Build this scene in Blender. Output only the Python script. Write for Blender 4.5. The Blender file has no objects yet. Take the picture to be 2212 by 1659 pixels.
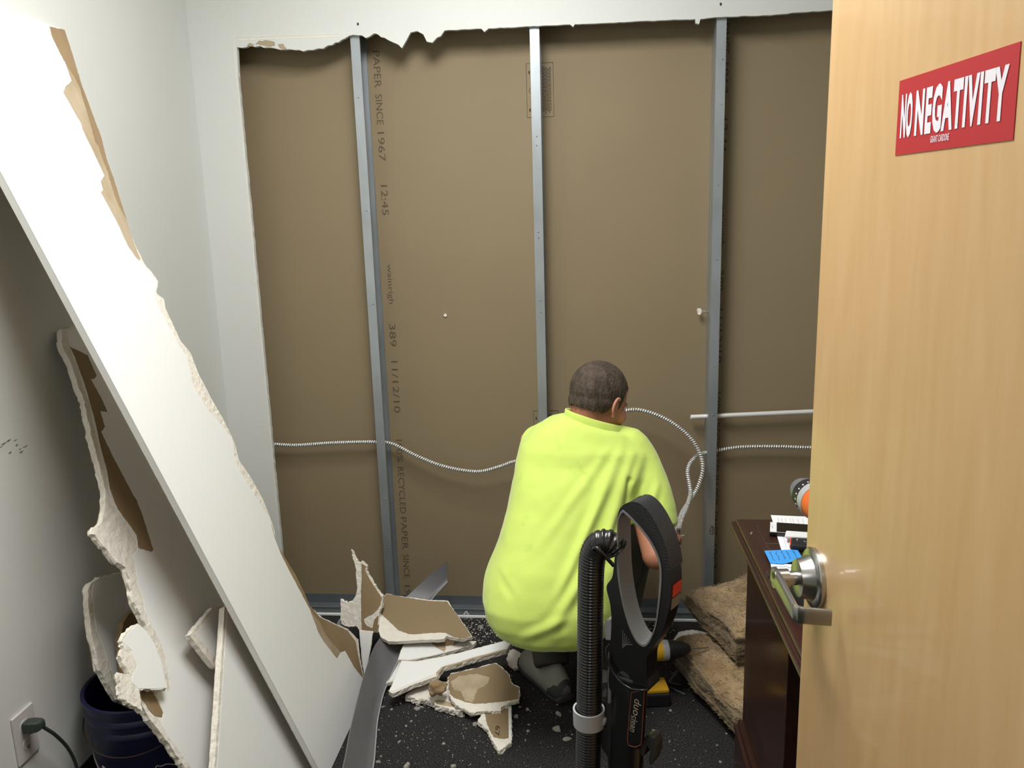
import bpy, bmesh, math, random
import numpy as np
from mathutils import Vector, Matrix, noise
random.seed(7)
SC = bpy.context.scene
COL = SC.collection
PI = math.pi

# ------------------------------------------------------------------ camera
IW, IH = 2212.0, 1659.0
FPX = 1762.19
YAW, PITCH, ROLL = .0963, .2057, -.0292
CAM = np.array([.7954, -2.8866, 1.5245])
def cam_axes(yaw, pitch, roll):
    f = np.array([-math.sin(yaw)*math.cos(pitch), math.cos(yaw)*math.cos(pitch), -math.sin(pitch)])
    r = np.array([math.cos(yaw), math.sin(yaw), 0.]); u = np.cross(r, f)
    c, s = math.cos(roll), math.sin(roll)
    return c*r+s*u, -s*r+c*u, f
CR, CU, CF = cam_axes(YAW, PITCH, ROLL)
cd = bpy.data.cameras.new('camera'); cam = bpy.data.objects.new('camera', cd); COL.objects.link(cam)
cd.sensor_fit = 'HORIZONTAL'; cd.sensor_width = 36; cd.lens = FPX/IW*36
cd.clip_start = .02; cd.clip_end = 50
cam.matrix_world = Matrix(((CR[0], CU[0], -CF[0], CAM[0]), (CR[1], CU[1], -CF[1], CAM[1]), (CR[2], CU[2], -CF[2], CAM[2]), (0, 0, 0, 1)))
SC.camera = cam
# ------------------------------------------------------------------ world, lights, exposure
w = bpy.data.worlds.new('world'); SC.world = w; w.use_nodes = True
w.node_tree.nodes['Background'].inputs[0].default_value = (.9, .93, 1, 1)
w.node_tree.nodes['Background'].inputs[1].default_value = .02
SC.view_settings.view_transform = 'Standard'
try: SC.view_settings.look = 'None'
except Exception: pass
SC.view_settings.gamma = 1; SC.view_settings.use_curve_mapping = False
SC.view_settings.exposure = 0.0
CEIL = 2.72
def area(name, loc, sx, sy, power, col=(1, .995, .98)):
    l = bpy.data.lights.new(name, 'AREA'); l.shape = 'RECTANGLE'; l.size = sx; l.size_y = sy; l.energy = power; l.color = col
    o = bpy.data.objects.new(name, l); COL.objects.link(o); o.location = loc
    return o
area('ceiling_lamp_light', (.48, -1.38, CEIL-.05), .55, 1.15, 43)
area('hall_fill_light', (.75, -3.9, 2.6), .6, 1.1, 9)  # unseen fill light, added behind the camera to shine through the doorway

# ------------------------------------------------------------------ pixel rays onto real surfaces
def ray(u, v):
    return (u-IW/2)/FPX*CR - (v-IH/2)/FPX*CU + CF
def hit(u, v, pl):
    n, d = pl; n = np.array(n, float); r = ray(u, v)
    return CAM + (d-n@CAM)/(n@r)*r
def onX(u, v, x): return hit(u, v, ((1, 0, 0), x))
def onY(u, v, y): return hit(u, v, ((0, 1, 0), y))
def onZ(u, v, z): return hit(u, v, ((0, 0, 1), z))
def onD(u, v, d): return CAM + d*ray(u, v)
def plane_at(P, n):
    n = np.array(n, float); n /= np.linalg.norm(n)
    return (n, float(n@np.array(P)))
def tilt(u, v, z, nx, ny): return plane_at(onZ(u, v, z), (nx, ny, 1))

# ------------------------------------------------------------------ materials
def lin(h):
    if isinstance(h, str):
        h = [int(h[i:i+2], 16)/255 for i in (0, 2, 4)]
        return tuple(x/12.92 if x <= .04045 else ((x+.055)/1.055)**2.4 for x in h)
    return h
def mat(name, col, rough=.6, metal=0., bump=0., bscale=60., var=0., vscale=8., col2=None, spec=.5, stretch=(1, 1, 1), detail=4., coat=0., bdist=.002, sheen=0.):
    m = bpy.data.materials.new(name); m.use_nodes = True
    nt = m.node_tree; b = nt.nodes['Principled BSDF']; c = lin(col)
    b.inputs['Base Color'].default_value = (*c, 1); b.inputs['Roughness'].default_value = rough
    b.inputs['Metallic'].default_value = metal; b.inputs['Specular IOR Level'].default_value = spec
    if coat: b.inputs['Coat Weight'].default_value = coat; b.inputs['Coat Roughness'].default_value = .1
    if sheen: b.inputs['Sheen Weight'].default_value = sheen
    tc = nt.nodes.new('ShaderNodeTexCoord'); mp = nt.nodes.new('ShaderNodeMapping')
    mp.inputs['Scale'].default_value = stretch; nt.links.new(tc.outputs['Object'], mp.inputs[0])
    m['map'] = 1
    if var or col2:
        n = nt.nodes.new('ShaderNodeTexNoise'); n.inputs['Scale'].default_value = vscale; n.inputs['Detail'].default_value = detail
        nt.links.new(mp.outputs[0], n.inputs[0])
        r = nt.nodes.new('ShaderNodeValToRGB'); nt.links.new(n.outputs[0], r.inputs[0])
        c2 = lin(col2) if col2 else tuple(x*(1-var) for x in c)
        r.color_ramp.elements[0].position = .35; r.color_ramp.elements[1].position = .65
        r.color_ramp.elements[0].color = (*c2, 1); r.color_ramp.elements[1].color = (*c, 1)
        nt.links.new(r.outputs[0], b.inputs['Base Color'])
    if bump:
        n = nt.nodes.new('ShaderNodeTexNoise'); n.inputs['Scale'].default_value = bscale; n.inputs['Detail'].default_value = 6
        nt.links.new(mp.outputs[0], n.inputs[0])
        k = nt.nodes.new('ShaderNodeBump'); k.inputs['Strength'].default_value = bump; k.inputs['Distance'].default_value = bdist
        nt.links.new(n.outputs[0], k.inputs['Height']); nt.links.new(k.outputs[0], b.inputs['Normal'])
    return m
M = {}
M['wall'] = mat('wall_paint', 'd8dad6', .55, bump=.25, bscale=140, bdist=.0006, var=.02, vscale=3)
M['ceil'] = mat('ceiling_paint', 'dedcd6', .8)
M['paint'] = mat('board_paint', 'f1f2f0', .45, bump=.2, bscale=150, bdist=.0005)
M['gyp'] = mat('gypsum_core', 'ece6da', .9, bump=.9, bscale=55, bdist=.006, var=.07, vscale=30)
M['brown'] = mat('kraft_paper', '8f7b5c', .75, bump=.35, bscale=60, bdist=.001, var=.06, vscale=5)
M['tan'] = mat('torn_tan_paper', 'b7a78d', .8, bump=.6, bscale=40, bdist=.002, col2='a59377', vscale=18, stretch=(1, 1, .3))
M['tan2'] = mat('torn_brown_paper', '9a8464', .8, bump=.6, bscale=40, bdist=.002, col2='8b7454', vscale=14, stretch=(1, 1, .3))
M['cavity'] = mat('cavity_board_paper', '8c7c60', .7, bump=.3, bscale=25, bdist=.0008, var=.05, vscale=2.5, detail=8)
M['ink'] = mat('printer_ink', '594e3b', .8)
M['ink2'] = mat('black_ink', '3a3226', .8)
M['zinc'] = mat('galvanised_steel', 'b2b9bd', .40, .62, bump=.12, bscale=20, bdist=.0005, var=.18, vscale=14, stretch=(1, 1, .35))
M['zinc2'] = mat('dull_track_steel', '70777a', .5, .35, var=.15, vscale=10)
M['screw'] = mat('screw_steel', 'b8b8b8', .3, 1.)
M['cable'] = mat('armoured_cable_steel', 'eeeeea', .35, .3)
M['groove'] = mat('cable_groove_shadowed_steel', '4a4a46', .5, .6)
M['chrome'] = mat('satin_chrome', 'b9b9b7', .27, 1., bump=.06, bscale=200, bdist=.0003, stretch=(1, 1, .05))
M['vinyl'] = mat('grey_vinyl', '6f6e70', .42, bump=.15, bscale=12, bdist=.001, var=.08, vscale=9)
M['vinyl_d'] = mat('dark_vinyl', '2c2a29', .5)
M['shirt'] = None
M['skin'] = mat('skin', 'c08268', .5, bump=.2, bscale=90, bdist=.0006, var=.12, vscale=14)
M['hair'] = mat('short_brown_hair', '54463a', .75, bump=1., bscale=160, bdist=.004, col2='362d23', vscale=60, stretch=(1, 1, .35), detail=6)
M['pants'] = mat('dark_trousers', '3b3b34', .9, bump=.4, bscale=60, bdist=.002)
M['shoe_grey'] = mat('grey_mesh_shoe', '8b8a80', .85, bump=.5, bscale=200, bdist=.001)
M['shoe_dark'] = mat('dark_rubber_sole', '3a393d', .7)
M['black'] = mat('black_plastic', '141416', .28, coat=.25)
M['blackmat'] = mat('matt_black_plastic', '1c1c1e', .5, bump=.2, bscale=200, bdist=.0004)
M['greyp'] = mat('silver_grey_plastic', '8f8f8e', .3, .35)
M['greyl'] = mat('light_grey_plastic', 'a8a9ab', .35)
M['red'] = mat('orange_red_label', 'c93f22', .4)
M['taupe'] = mat('taupe_label', '7a7266', .5)
M['copper'] = mat('copper_line', 'a0532f', .4)
M['labeltext'] = mat('label_text', 'b5aa98', .4)
M['yellow'] = mat('yellow_plastic', 'd6a520', .45)
M['orange'] = mat('orange_plastic', 'd9672c', .45)
M['white'] = mat('white_plastic', 'e9e9ea', .35)
M['paper'] = mat('white_paper', 'eeeef0', .8)
M['blue'] = mat('blue_sticky_paper', '3f9be8', .75)
M['bluebk'] = mat('blue_bucket_plastic', '15173c', .4, bump=.1, bscale=10)
M['glass'] = mat('black_screen', '0d0d0f', .08)
M['redst'] = mat('red_sticker_vinyl', 'b02a30', .35)
M['stwhite'] = mat('white_sticker_print', 'e4dfe6', .4)
M['plug'] = mat('dark_green_rubber', '303a34', .55)
M['plate'] = mat('outlet_plate_plastic', 'c8c3c0', .4)
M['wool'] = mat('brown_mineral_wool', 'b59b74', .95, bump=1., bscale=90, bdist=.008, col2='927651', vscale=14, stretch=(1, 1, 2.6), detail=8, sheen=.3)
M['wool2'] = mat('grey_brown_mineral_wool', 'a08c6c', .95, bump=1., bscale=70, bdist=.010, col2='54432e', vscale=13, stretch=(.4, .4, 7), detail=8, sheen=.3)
M['mahog'] = mat('dark_mahogany', '3a211c', .32, col2='2b1713', vscale=6, stretch=(8, 1, 8), coat=.3)
M['lamp'] = mat('lamp_diffuser', 'ffffff', .5)
b = M['lamp'].node_tree.nodes['Principled BSDF']; b.inputs['Emission Color'].default_value = (1, .97, .92, 1); b.inputs['Emission Strength'].default_value = 4

def shirt_mat():
    m = mat('hi_vis_cotton', 'cde36c', .85, bump=.35, bscale=9, bdist=.01, sheen=.3)
    nt = m.node_tree; b = nt.nodes['Principled BSDF']
    tc = nt.nodes.new('ShaderNodeTexCoord'); n = nt.nodes.new('ShaderNodeTexNoise'); n.inputs['Scale'].default_value = 11; n.inputs['Detail'].default_value = 3
    nt.links.new(tc.outputs['Object'], n.inputs[0])
    # sweat/dirt marks low on the back: a blob of its own shape
    g = nt.nodes.new('ShaderNodeMapping'); g.inputs['Location'].default_value = (.3, 0, -.62); 
    g.vector_type = 'POINT'
    nt.links.new(tc.outputs['Object'], g.inputs[0])
    r = nt.nodes.new('ShaderNodeValToRGB'); r.color_ramp.elements[0].position = .62; r.color_ramp.elements[1].position = .72
    r.color_ramp.elements[0].color = (*lin('cde36c'), 1); r.color_ramp.elements[1].color = (*lin('bdd560'), 1)
    nt.links.new(n.outputs[0], r.inputs[0]); nt.links.new(r.outputs[0], b.inputs['Base Color'])
    return m
M['shirt'] = shirt_mat()

def carpet_mat():
    m = bpy.data.materials.new('dark_carpet'); m.use_nodes = True; nt = m.node_tree; b = nt.nodes['Principled BSDF']
    b.inputs['Roughness'].default_value = .95; b.inputs['Specular IOR Level'].default_value = .15
    tc = nt.nodes.new('ShaderNodeTexCoord')
    n = nt.nodes.new('ShaderNodeTexNoise'); n.inputs['Scale'].default_value = 260; n.inputs['Detail'].default_value = 3
    r = nt.nodes.new('ShaderNodeValToRGB'); r.color_ramp.elements[0].position = .38; r.color_ramp.elements[1].position = .72
    r.color_ramp.elements[0].color = (*lin('161617'), 1); r.color_ramp.elements[1].color = (*lin('4c4b49'), 1)
    nt.links.new(tc.outputs['Object'], n.inputs[0]); nt.links.new(n.outputs[0], r.inputs[0])
    nt.links.new(r.outputs[0], b.inputs['Base Color'])
    k = nt.nodes.new('ShaderNodeBump'); k.inputs['Strength'].default_value = .9; k.inputs['Distance'].default_value = .004
    nt.links.new(n.outputs[0], k.inputs['Height']); nt.links.new(k.outputs[0], b.inputs['Normal'])
    return m
M['carpet'] = carpet_mat()

def maple_mat():
    m = bpy.data.materials.new('maple_veneer'); m.use_nodes = True; nt = m.node_tree; b = nt.nodes['Principled BSDF']
    b.inputs['Roughness'].default_value = .38; b.inputs['Coat Weight'].default_value = .15
    tc = nt.nodes.new('ShaderNodeTexCoord'); mp = nt.nodes.new('ShaderNodeMapping'); mp.inputs['Scale'].default_value = (1, 1.5, .38)
    nt.links.new(tc.outputs['Object'], mp.inputs[0])
    n = nt.nodes.new('ShaderNodeTexNoise'); n.inputs['Scale'].default_value = 2.6; n.inputs['Detail'].default_value = 2; n.inputs['Distortion'].default_value = .9
    nt.links.new(mp.outputs[0], n.inputs[0])
    wv = nt.nodes.new('ShaderNodeMath'); wv.operation = 'MULTIPLY'; wv.inputs[1].default_value = 34; nt.links.new(n.outputs[0], wv.inputs[0])
    sn = nt.nodes.new('ShaderNodeMath'); sn.operation = 'SINE'; nt.links.new(wv.outputs[0], sn.inputs[0])
    mp2 = nt.nodes.new('ShaderNodeMapping'); mp2.inputs['Scale'].default_value = (22, 22, 2.0); nt.links.new(tc.outputs['Object'], mp2.inputs[0])
    n2 = nt.nodes.new('ShaderNodeTexNoise'); n2.inputs['Scale'].default_value = 3; n2.inputs['Detail'].default_value = 5; nt.links.new(mp2.outputs[0], n2.inputs[0])
    ad = nt.nodes.new('ShaderNodeMath'); ad.operation = 'MULTIPLY_ADD'; ad.inputs[1].default_value = .13; nt.links.new(sn.outputs[0], ad.inputs[0]); nt.links.new(n2.outputs[0], ad.inputs[2])
    r = nt.nodes.new('ShaderNodeValToRGB'); r.color_ramp.elements[0].position = .15; r.color_ramp.elements[1].position = .85
    r.color_ramp.elements[0].color = (*lin('c29e6d'), 1); r.color_ramp.elements[1].color = (*lin('ccaa7c'), 1)
    nt.links.new(ad.outputs[0], r.inputs[0]); nt.links.new(r.outputs[0], b.inputs['Base Color'])
    return m
M['maple'] = maple_mat()

# ------------------------------------------------------------------ object helpers
WL = {}          # world location of each object
def setp(o, label=None, cat=None, group=None, kind=None):
    if label: o['label'] = label
    if cat: o['category'] = cat
    if group: o['group'] = group
    if kind: o['kind'] = kind
    return o
def thing(name, loc, label, cat, group=None):
    o = bpy.data.objects.new(name, None); COL.objects.link(o); o.location = loc; o.empty_display_size = .05
    WL[o.name] = np.array(loc, float)
    return setp(o, label, cat, group)
def obj(name, verts, faces, m, parent=None, smooth=False, bevel=0, label=None, cat=None, group=None, kind=None, sub=0, auto=False):
    V = np.array([list(x) for x in verts], float)
    base = np.array([(V[:, 0].min()+V[:, 0].max())/2, (V[:, 1].min()+V[:, 1].max())/2, V[:, 2].min()])
    me = bpy.data.meshes.new(name); me.from_pydata((V-base).tolist(), [], [list(map(int, f)) for f in faces]); me.update()
    bm = bmesh.new(); bm.from_mesh(me); bmesh.ops.recalc_face_normals(bm, faces=bm.faces); bm.to_mesh(me); bm.free()
    mats = m if isinstance(m, (list, tuple)) else [m]
    for x in mats: me.materials.append(x)
    o = bpy.data.objects.new(name, me); COL.objects.link(o); WL[o.name] = base
    if parent is not None:
        o.parent = parent; o.location = base - WL[parent.name]
    else: o.location = base
    if bevel:
        bv = o.modifiers.new('bevel', 'BEVEL'); bv.width = bevel; bv.segments = 2; bv.limit_method = 'ANGLE'; bv.angle_limit = .6
    if sub:
        s = o.modifiers.new('sub', 'SUBSURF'); s.levels = s.render_levels = sub
    if smooth:
        for p in me.polygons: p.use_smooth = True
    elif auto:
        for p in me.polygons: p.use_smooth = True
        try: me.set_sharp_from_angle(angle=.7)
        except Exception: pass
    setp(o, label, cat, group, kind)
    return o
class MB:
    def __init__(s): s.v = []; s.f = []; s.mi = []
    def add(s, v, f):
        k = len(s.v); s.v += [tuple(map(float, x)) for x in v]; s.f += [[i+k for i in q] for q in f]; return s
    def box(s, x0, x1, y0, y1, z0, z1):
        return s.add([(x, y, z) for x in (x0, x1) for y in (y0, y1) for z in (z0, z1)],
                     [(0, 1, 3, 2), (4, 6, 7, 5), (0, 4, 5, 1), (2, 3, 7, 6), (0, 2, 6, 4), (1, 5, 7, 3)])
    def obox(s, c, ax, ay, az, hx, hy, hz):
        c, ax, ay, az = [np.array(q, float) for q in (c, ax, ay, az)]
        return s.add([c+i*hx*ax+j*hy*ay+k*hz*az for i in (-1, 1) for j in (-1, 1) for k in (-1, 1)],
                     [(0, 1, 3, 2), (4, 6, 7, 5), (0, 4, 5, 1), (2, 3, 7, 6), (0, 2, 6, 4), (1, 5, 7, 3)])
    def prism(s, pts, n, t, t0=0.):
        """outline pts (3D, coplanar) extruded from +t0 to -t along n"""
        n = np.array(n, float); n /= np.linalg.norm(n); k = len(pts)
        a = [np.array(p, float)+n*t0 for p in pts]; b = [np.array(p, float)-n*t for p in pts]
        tris = tess(pts, n)
        f = [list(q) for q in tris]+[[i+k for i in reversed(q)] for q in tris]
        f += [(i, (i+1) % k, (i+1) % k+k, i+k) for i in range(k)]
        return s.add(a+b, f)
    def tube(s, pts, r, seg=10, cap=True, rfun=None, up=None):
        P = [np.array(p, float) for p in pts]; n = len(P); rings = []
        T = [P[min(i+1, n-1)]-P[max(i-1, 0)] for i in range(n)]; T = [t/np.linalg.norm(t) for t in T]
        u = np.array(up if up is not None else ((0, 0, 1) if abs(T[0][2]) < .9 else (1, 0, 0)), float)
        for i in range(n):
            u = u-(u@T[i])*T[i]; u /= np.linalg.norm(u); w_ = np.cross(T[i], u)
            ri = r[i] if hasattr(r, '__len__') else r
            ring = []
            for k in range(seg):
                a = 2*PI*k/seg; rr = ri*(rfun(i, a) if rfun else 1)
                ring.append(P[i]+rr*(math.cos(a)*u+math.sin(a)*w_))
            rings.append(ring)
        v = [q for g in rings for q in g]
        f = [(i*seg+k, i*seg+(k+1) % seg, (i+1)*seg+(k+1) % seg, (i+1)*seg+k) for i in range(n-1) for k in range(seg)]
        if cap: f += [list(range(seg))[::-1], [(n-1)*seg+k for k in range(seg)]]
        return s.add(v, f)
    def loft(s, rings, cap=True):
        seg = len(rings[0]); n = len(rings); v = [q for g in rings for q in g]
        f = [(i*seg+k, i*seg+(k+1) % seg, (i+1)*seg+(k+1) % seg, (i+1)*seg+k) for i in range(n-1) for k in range(seg)]
        if cap: f += [list(range(seg))[::-1], [(n-1)*seg+k for k in range(seg)]]
        return s.add(v, f)
    def ell(s, c, rx, ry, rz, R=None, nu=20, nv=14):
        c = np.array(c, float); R = np.eye(3) if R is None else R; v = []; f = []
        for j in range(1, nv):
            t = PI*j/nv
            for i in range(nu):
                a = 2*PI*i/nu; v.append(c+R@np.array([rx*math.sin(t)*math.cos(a), ry*math.sin(t)*math.sin(a), rz*math.cos(t)]))
        v.append(c+R@np.array([0, 0, rz])); v.append(c-R@np.array([0, 0, rz])); T = len(v)-2
        for j in range(nv-2):
            for i in range(nu): f.append((j*nu+i, j*nu+(i+1) % nu, (j+1)*nu+(i+1) % nu, (j+1)*nu+i))
        for i in range(nu): f.append((T, (i+1) % nu, i)); f.append((T+1, (nv-2)*nu+i, (nv-2)*nu+(i+1) % nu))
        return s.add(v, f)
    def lathe(s, c, axis, prof, seg=28, cap=True):
        """prof: (distance along axis, radius)"""
        c = np.array(c, float); ax = np.array(axis, float); ax /= np.linalg.norm(ax)
        u = np.cross(ax, (0, 0, 1) if abs(ax[2]) < .9 else (1, 0, 0)); u /= np.linalg.norm(u); w_ = np.cross(ax, u)
        return s.loft([[c+ax*h+r*(math.cos(2*PI*k/seg)*u+math.sin(2*PI*k/seg)*w_) for k in range(seg)] for h, r in prof], cap)
    def build(s, name, m, parent=None, **k): return obj(name, s.v, s.f, m, parent, **k)
def basis(n):
    n = np.array(n, float); n /= np.linalg.norm(n)
    a = np.cross((0, 1, 0) if abs(n[1]) < .9 else (1, 0, 0), n); a /= np.linalg.norm(a)
    return a, np.cross(n, a), n
def tess(pts, n):
    from mathutils.geometry import tessellate_polygon
    a, b_, _ = basis(n)
    P = [Vector((float(np.array(p)@a), float(np.array(p)@b_), 0)) for p in pts]
    return tessellate_polygon([P])
def rough(pts, amp, step, seed=1, mask=None):
    """jagged version of a closed 3D outline; mask(i) says whether edge i is torn"""
    rnd = random.Random(seed); out = []; k = len(pts)
    for i in range(k):
        a = np.array(pts[i], float); b_ = np.array(pts[(i+1) % k], float); L = np.linalg.norm(b_-a)
        out.append(a)
        if mask and not mask(i): continue
        m_ = int(L/step); 
        if m_ < 1: continue
        d = (b_-a)/max(L, 1e-6)
        n = np.cross(np.cross(np.array(pts[0])-np.array(pts[k//3]), np.array(pts[2*k//3])-np.array(pts[0])), d); n /= max(np.linalg.norm(n), 1e-9)
        for j in range(1, m_+1):
            t = j/(m_+1); out.append(a+(b_-a)*t+n*rnd.uniform(-amp, amp)+d*rnd.uniform(-.2, .2)*step)
    return out
def spline(P, n=8, closed=False):
    P = [np.array(p, float) for p in P]; k = len(P); out = []
    rng = range(k if closed else k-1)
    g = (lambda i: P[i % k]) if closed else (lambda i: P[min(max(i, 0), k-1)])
    for i in rng:
        p0, p1, p2, p3 = g(i-1), g(i), g(i+1), g(i+2)
        for j in range(n):
            t = j/n
            out.append(.5*((2*p1)+(-p0+p2)*t+(2*p0-5*p1+4*p2-p3)*t*t+(-p0+3*p1-3*p2+p3)*t**3))
    if not closed: out.append(P[-1])
    return out
def resample(P, step):
    P = [np.array(p) for p in P]; out = [P[0]]; acc = 0
    for a, b_ in zip(P, P[1:]):
        L = np.linalg.norm(b_-a); t = step-acc
        while t <= L: out.append(a+(b_-a)*t/L); t += step
        acc = (acc+L) % step
    return out
def text_mesh(name, s, org, xd, yd, wid, hei, m, parent=None, bold=0., nrm=None, thick=.0003, shear=0, label=None, space=1.):
    """text with lower-left corner at org, filling wid x hei along xd / yd"""
    c = bpy.data.curves.new('t', 'FONT'); c.body = s; c.offset = bold; c.resolution_u = 3; c.shear = shear; c.space_character = space
    o = bpy.data.objects.new('t', c); COL.objects.link(o)
    dg = bpy.context.evaluated_depsgraph_get(); me = bpy.data.meshes.new_from_object(o.evaluated_get(dg))
    V = np.array([v.co[:] for v in me.vertices]); F = [list(p.vertices) for p in me.polygons]
    bpy.data.objects.remove(o); bpy.data.curves.remove(c); bpy.data.meshes.remove(me)
    mn = V.min(0); mx = V.max(0); xd = np.array(xd, float); yd = np.array(yd, float); org = np.array(org, float)
    nn = np.cross(xd, yd)
    W_ = [org+xd*(v[0]-mn[0])/(mx[0]-mn[0])*wid+yd*(v[1]-mn[1])/(mx[1]-mn[1])*hei+nn*thick for v in V]
    me = obj(name, W_, F, m, parent, label=label)
    # printed flat: make it face outward
    return me
def c4(*P): return [(600+x/3.318, 1159+y/3.318) for x, y in P]
def c3(*P): return [(x/2.765, 1059+y/2.765) for x, y in P]
def c2(*P): return [(x/2.765, 550+y/2.765) for x, y in P]
def c1(*P): return [(x/2.765, y/2.765) for x, y in P]
def P2(pts, pl): return [hit(u, v, pl) for u, v in pts]
def voxel(o, size, smooth=0):
    md = o.modifiers.new('r', 'REMESH'); md.mode = 'VOXEL'; md.voxel_size = size
    if smooth:
        s = o.modifiers.new('s', 'SMOOTH'); s.iterations = smooth; s.factor = .5
    dg = bpy.context.evaluated_depsgraph_get(); me = bpy.data.meshes.new_from_object(o.evaluated_get(dg))
    old = o.data; mats = [x for x in old.materials]; o.modifiers.clear(); o.data = me; me.name = o.name
    me.materials.clear()
    for x in mats: me.materials.append(x)
    for p in me.polygons: p.use_smooth = True; p.material_index = 0
    return o
Z3 = np.array([0, 0, 1.])

# ------------------------------------------------------------------ the room
XL, XR, YF = -.56, 2.75, -2.60          # left wall, right wall, doorway wall
WF = -.016                               # face of the back wall's drywall
obj('floor', *(lambda m: (m.v, m.f))(MB().box(XL-.1, XR+.1, -5.2, .2, -.05, 0)), M['carpet'], kind='structure')
obj('ceiling', *(lambda m: (m.v, m.f))(MB().box(XL-.1, XR+.1, -5.2, .2, CEIL, CEIL+.05)), M['ceil'], kind='structure')
obj('wall_left', *(lambda m: (m.v, m.f))(MB().box(XL-.1, XL, YF, .2, 0, CEIL)), M['wall'], kind='structure')
obj('wall_right', *(lambda m: (m.v, m.f))(MB().box(XR, XR+.1, YF, .2, 0, CEIL)), M['wall'], kind='structure')
mb = MB(); mb.box(XL-.1, .24, YF-.12, YF, 0, CEIL); mb.box(1.20, XR+.1, YF-.12, YF, 0, CEIL); mb.box(.24, 1.20, YF-.12, YF, 2.15, CEIL)
mb.build('wall_front', M['wall'], kind='structure')
mb = MB(); mb.box(XL-.1, XL, -5.2, YF-.12, 0, CEIL); mb.box(XR, XR+.1, -5.2, YF-.12, 0, CEIL); mb.box(XL-.1, XR+.1, -5.3, -5.2, 0, CEIL)
mb.build('wall_hall', M['wall'], kind='structure')
# far side of the stud cavity: the back of the next room's board, printed brown paper
cav = MB().box(XL-.1, XR+.1, .092, .108, 0, CEIL).build('wall_cavity', M['cavity'], kind='structure')
# the back wall with the hole cut in its drywall
top = [(1793, 22), (1720, 27), (1666, 33), (1568, 36), (1546, 37), (1513, 41), (1510, 52), (1503, 50), (1502, 41), (1405, 45), (1242, 52), (1238, 58), (1232, 53), (1177, 55), (1145, 57), (1056, 61), (1046, 69), (1040, 62), (1004, 63), (960, 66),
       (952, 78), (944, 81), (934, 92), (922, 90), (914, 74), (901, 67), (887, 70), (875, 92), (868, 104), (860, 96), (846, 90), (830, 81), (808, 72), (798, 79), (790, 82), (781, 76), (754, 77),
       (738, 86), (718, 97), (698, 105), (676, 108), (655, 111), (637, 108), (615, 107), (593, 104), (561, 99), (539, 98), (524, 103), (512, 102)]
PLW = ((0, 1, 0), WF)
tp = P2(top, PLW); tp[0][2] += 0
left = [(-.397+random.uniform(-.0012, .0012), WF, z) for z in np.arange(2.0, .02, -.025)]
right_x = 1.86
ol = [(XL-.1, WF, 0), (XL-.1, WF, CEIL), (XR+.1, WF, CEIL), (XR+.1, WF, 0), (right_x, WF, 0), (right_x, WF, tp[0][2])]
seq = [np.array(x, float) for x in ol]+tp+[np.array(x, float) for x in left]+[np.array((-.397, WF, 0.))]
seq = [s if 6 > i or i >= 6+len(tp) else s for i, s in enumerate(seq)]
full = []
for i, s_ in enumerate(seq):
    full.append(s_)
    if 6 <= i < 6+len(tp)-1:
        a, b_ = s_, seq[i+1]; L = np.linalg.norm(b_-a); k = int(L/.012)
        for j in range(1, k): 
            q = a+(b_-a)*j/k; q[2] += random.uniform(-.0022, .0022)*(2 if a[0] < .2 else .5); full.append(q)
wb = MB().prism(full, (0, -1, 0), .0155).build('wall_back', M['wall'], kind='structure')
# score lines, torn face paper and nail holes around the hole, printed on the wall's board
def strip(a, b_, wd, m, name, parent, n=(0, -1, 0), h=.0006):
    a = np.array(a, float); b_ = np.array(b_, float); n = np.array(n, float); d = (b_-a)/np.linalg.norm(b_-a); s_ = np.cross(n, d)
    return MB().prism([a-s_*wd/2, b_-s_*wd/2, b_+s_*wd/2, a+s_*wd/2], n, .0002, h).build(name, m, parent)
gl = [hit(u, v, PLW) for u, v in ((500, 80), (760, 72))]
strip(gl[0], gl[1], .0025, M['gyp'], 'score_line', wb)
gl = [hit(u, v, PLW) for u, v in ((514, 86), (735, 78))]
strip(gl[0], gl[1], .004, M['gyp'], 'score_line', wb)
strip((-.403, WF, 2.12), (-.401, WF, .35), .003, M['gyp'], 'score_line', wb)
for poly in (c1((1470, 272), (1490, 256), (1518, 262), (1515, 275)), c1((1525, 262), (1545, 244), (1600, 242), (1640, 250), (1642, 272), (1610, 280), (1570, 272)), c1((1660, 262), (1690, 262), (1712, 288), (1705, 296), (1670, 288))):
    MB().prism(rough(P2(poly, PLW), .002, .006, 3), (0, -1, 0), .0002, .0006).build('torn_paper', M['tan'], wb)
for u, v in ((773, 52), (1557, 9)):
    c = hit(u, v, PLW); MB().ell(c, .0035, .0015, .005).build('nail_hole', M['ink2'], wb)
# frayed paper hairs on the cut edge
mb = MB(); rnd = random.Random(5)
for k in range(46):
    z = rnd.uniform(.3, 2.05); p0 = np.array((-.398, WF-.001, z)); p1 = p0+(rnd.uniform(.003, .007), -.002, -rnd.uniform(.0, .012)); p2 = p1+(rnd.uniform(-.003, .003), 0, -rnd.uniform(.004, .012))
    mb.tube([p0, p1, p2], .0004, 4)
o_ = mb.build('paper_fringe', M['paint'], wb); o_['kind'] = 'stuff'
# left wall vinyl base
mb = MB(); mb.box(XL, XL+.004, YF, WF, 0, .12); mb.box(XL, XL+.012, YF, WF, 0, .01)
mb.build('baseboard_left', M['vinyl_d'], kind='structure')
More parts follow.
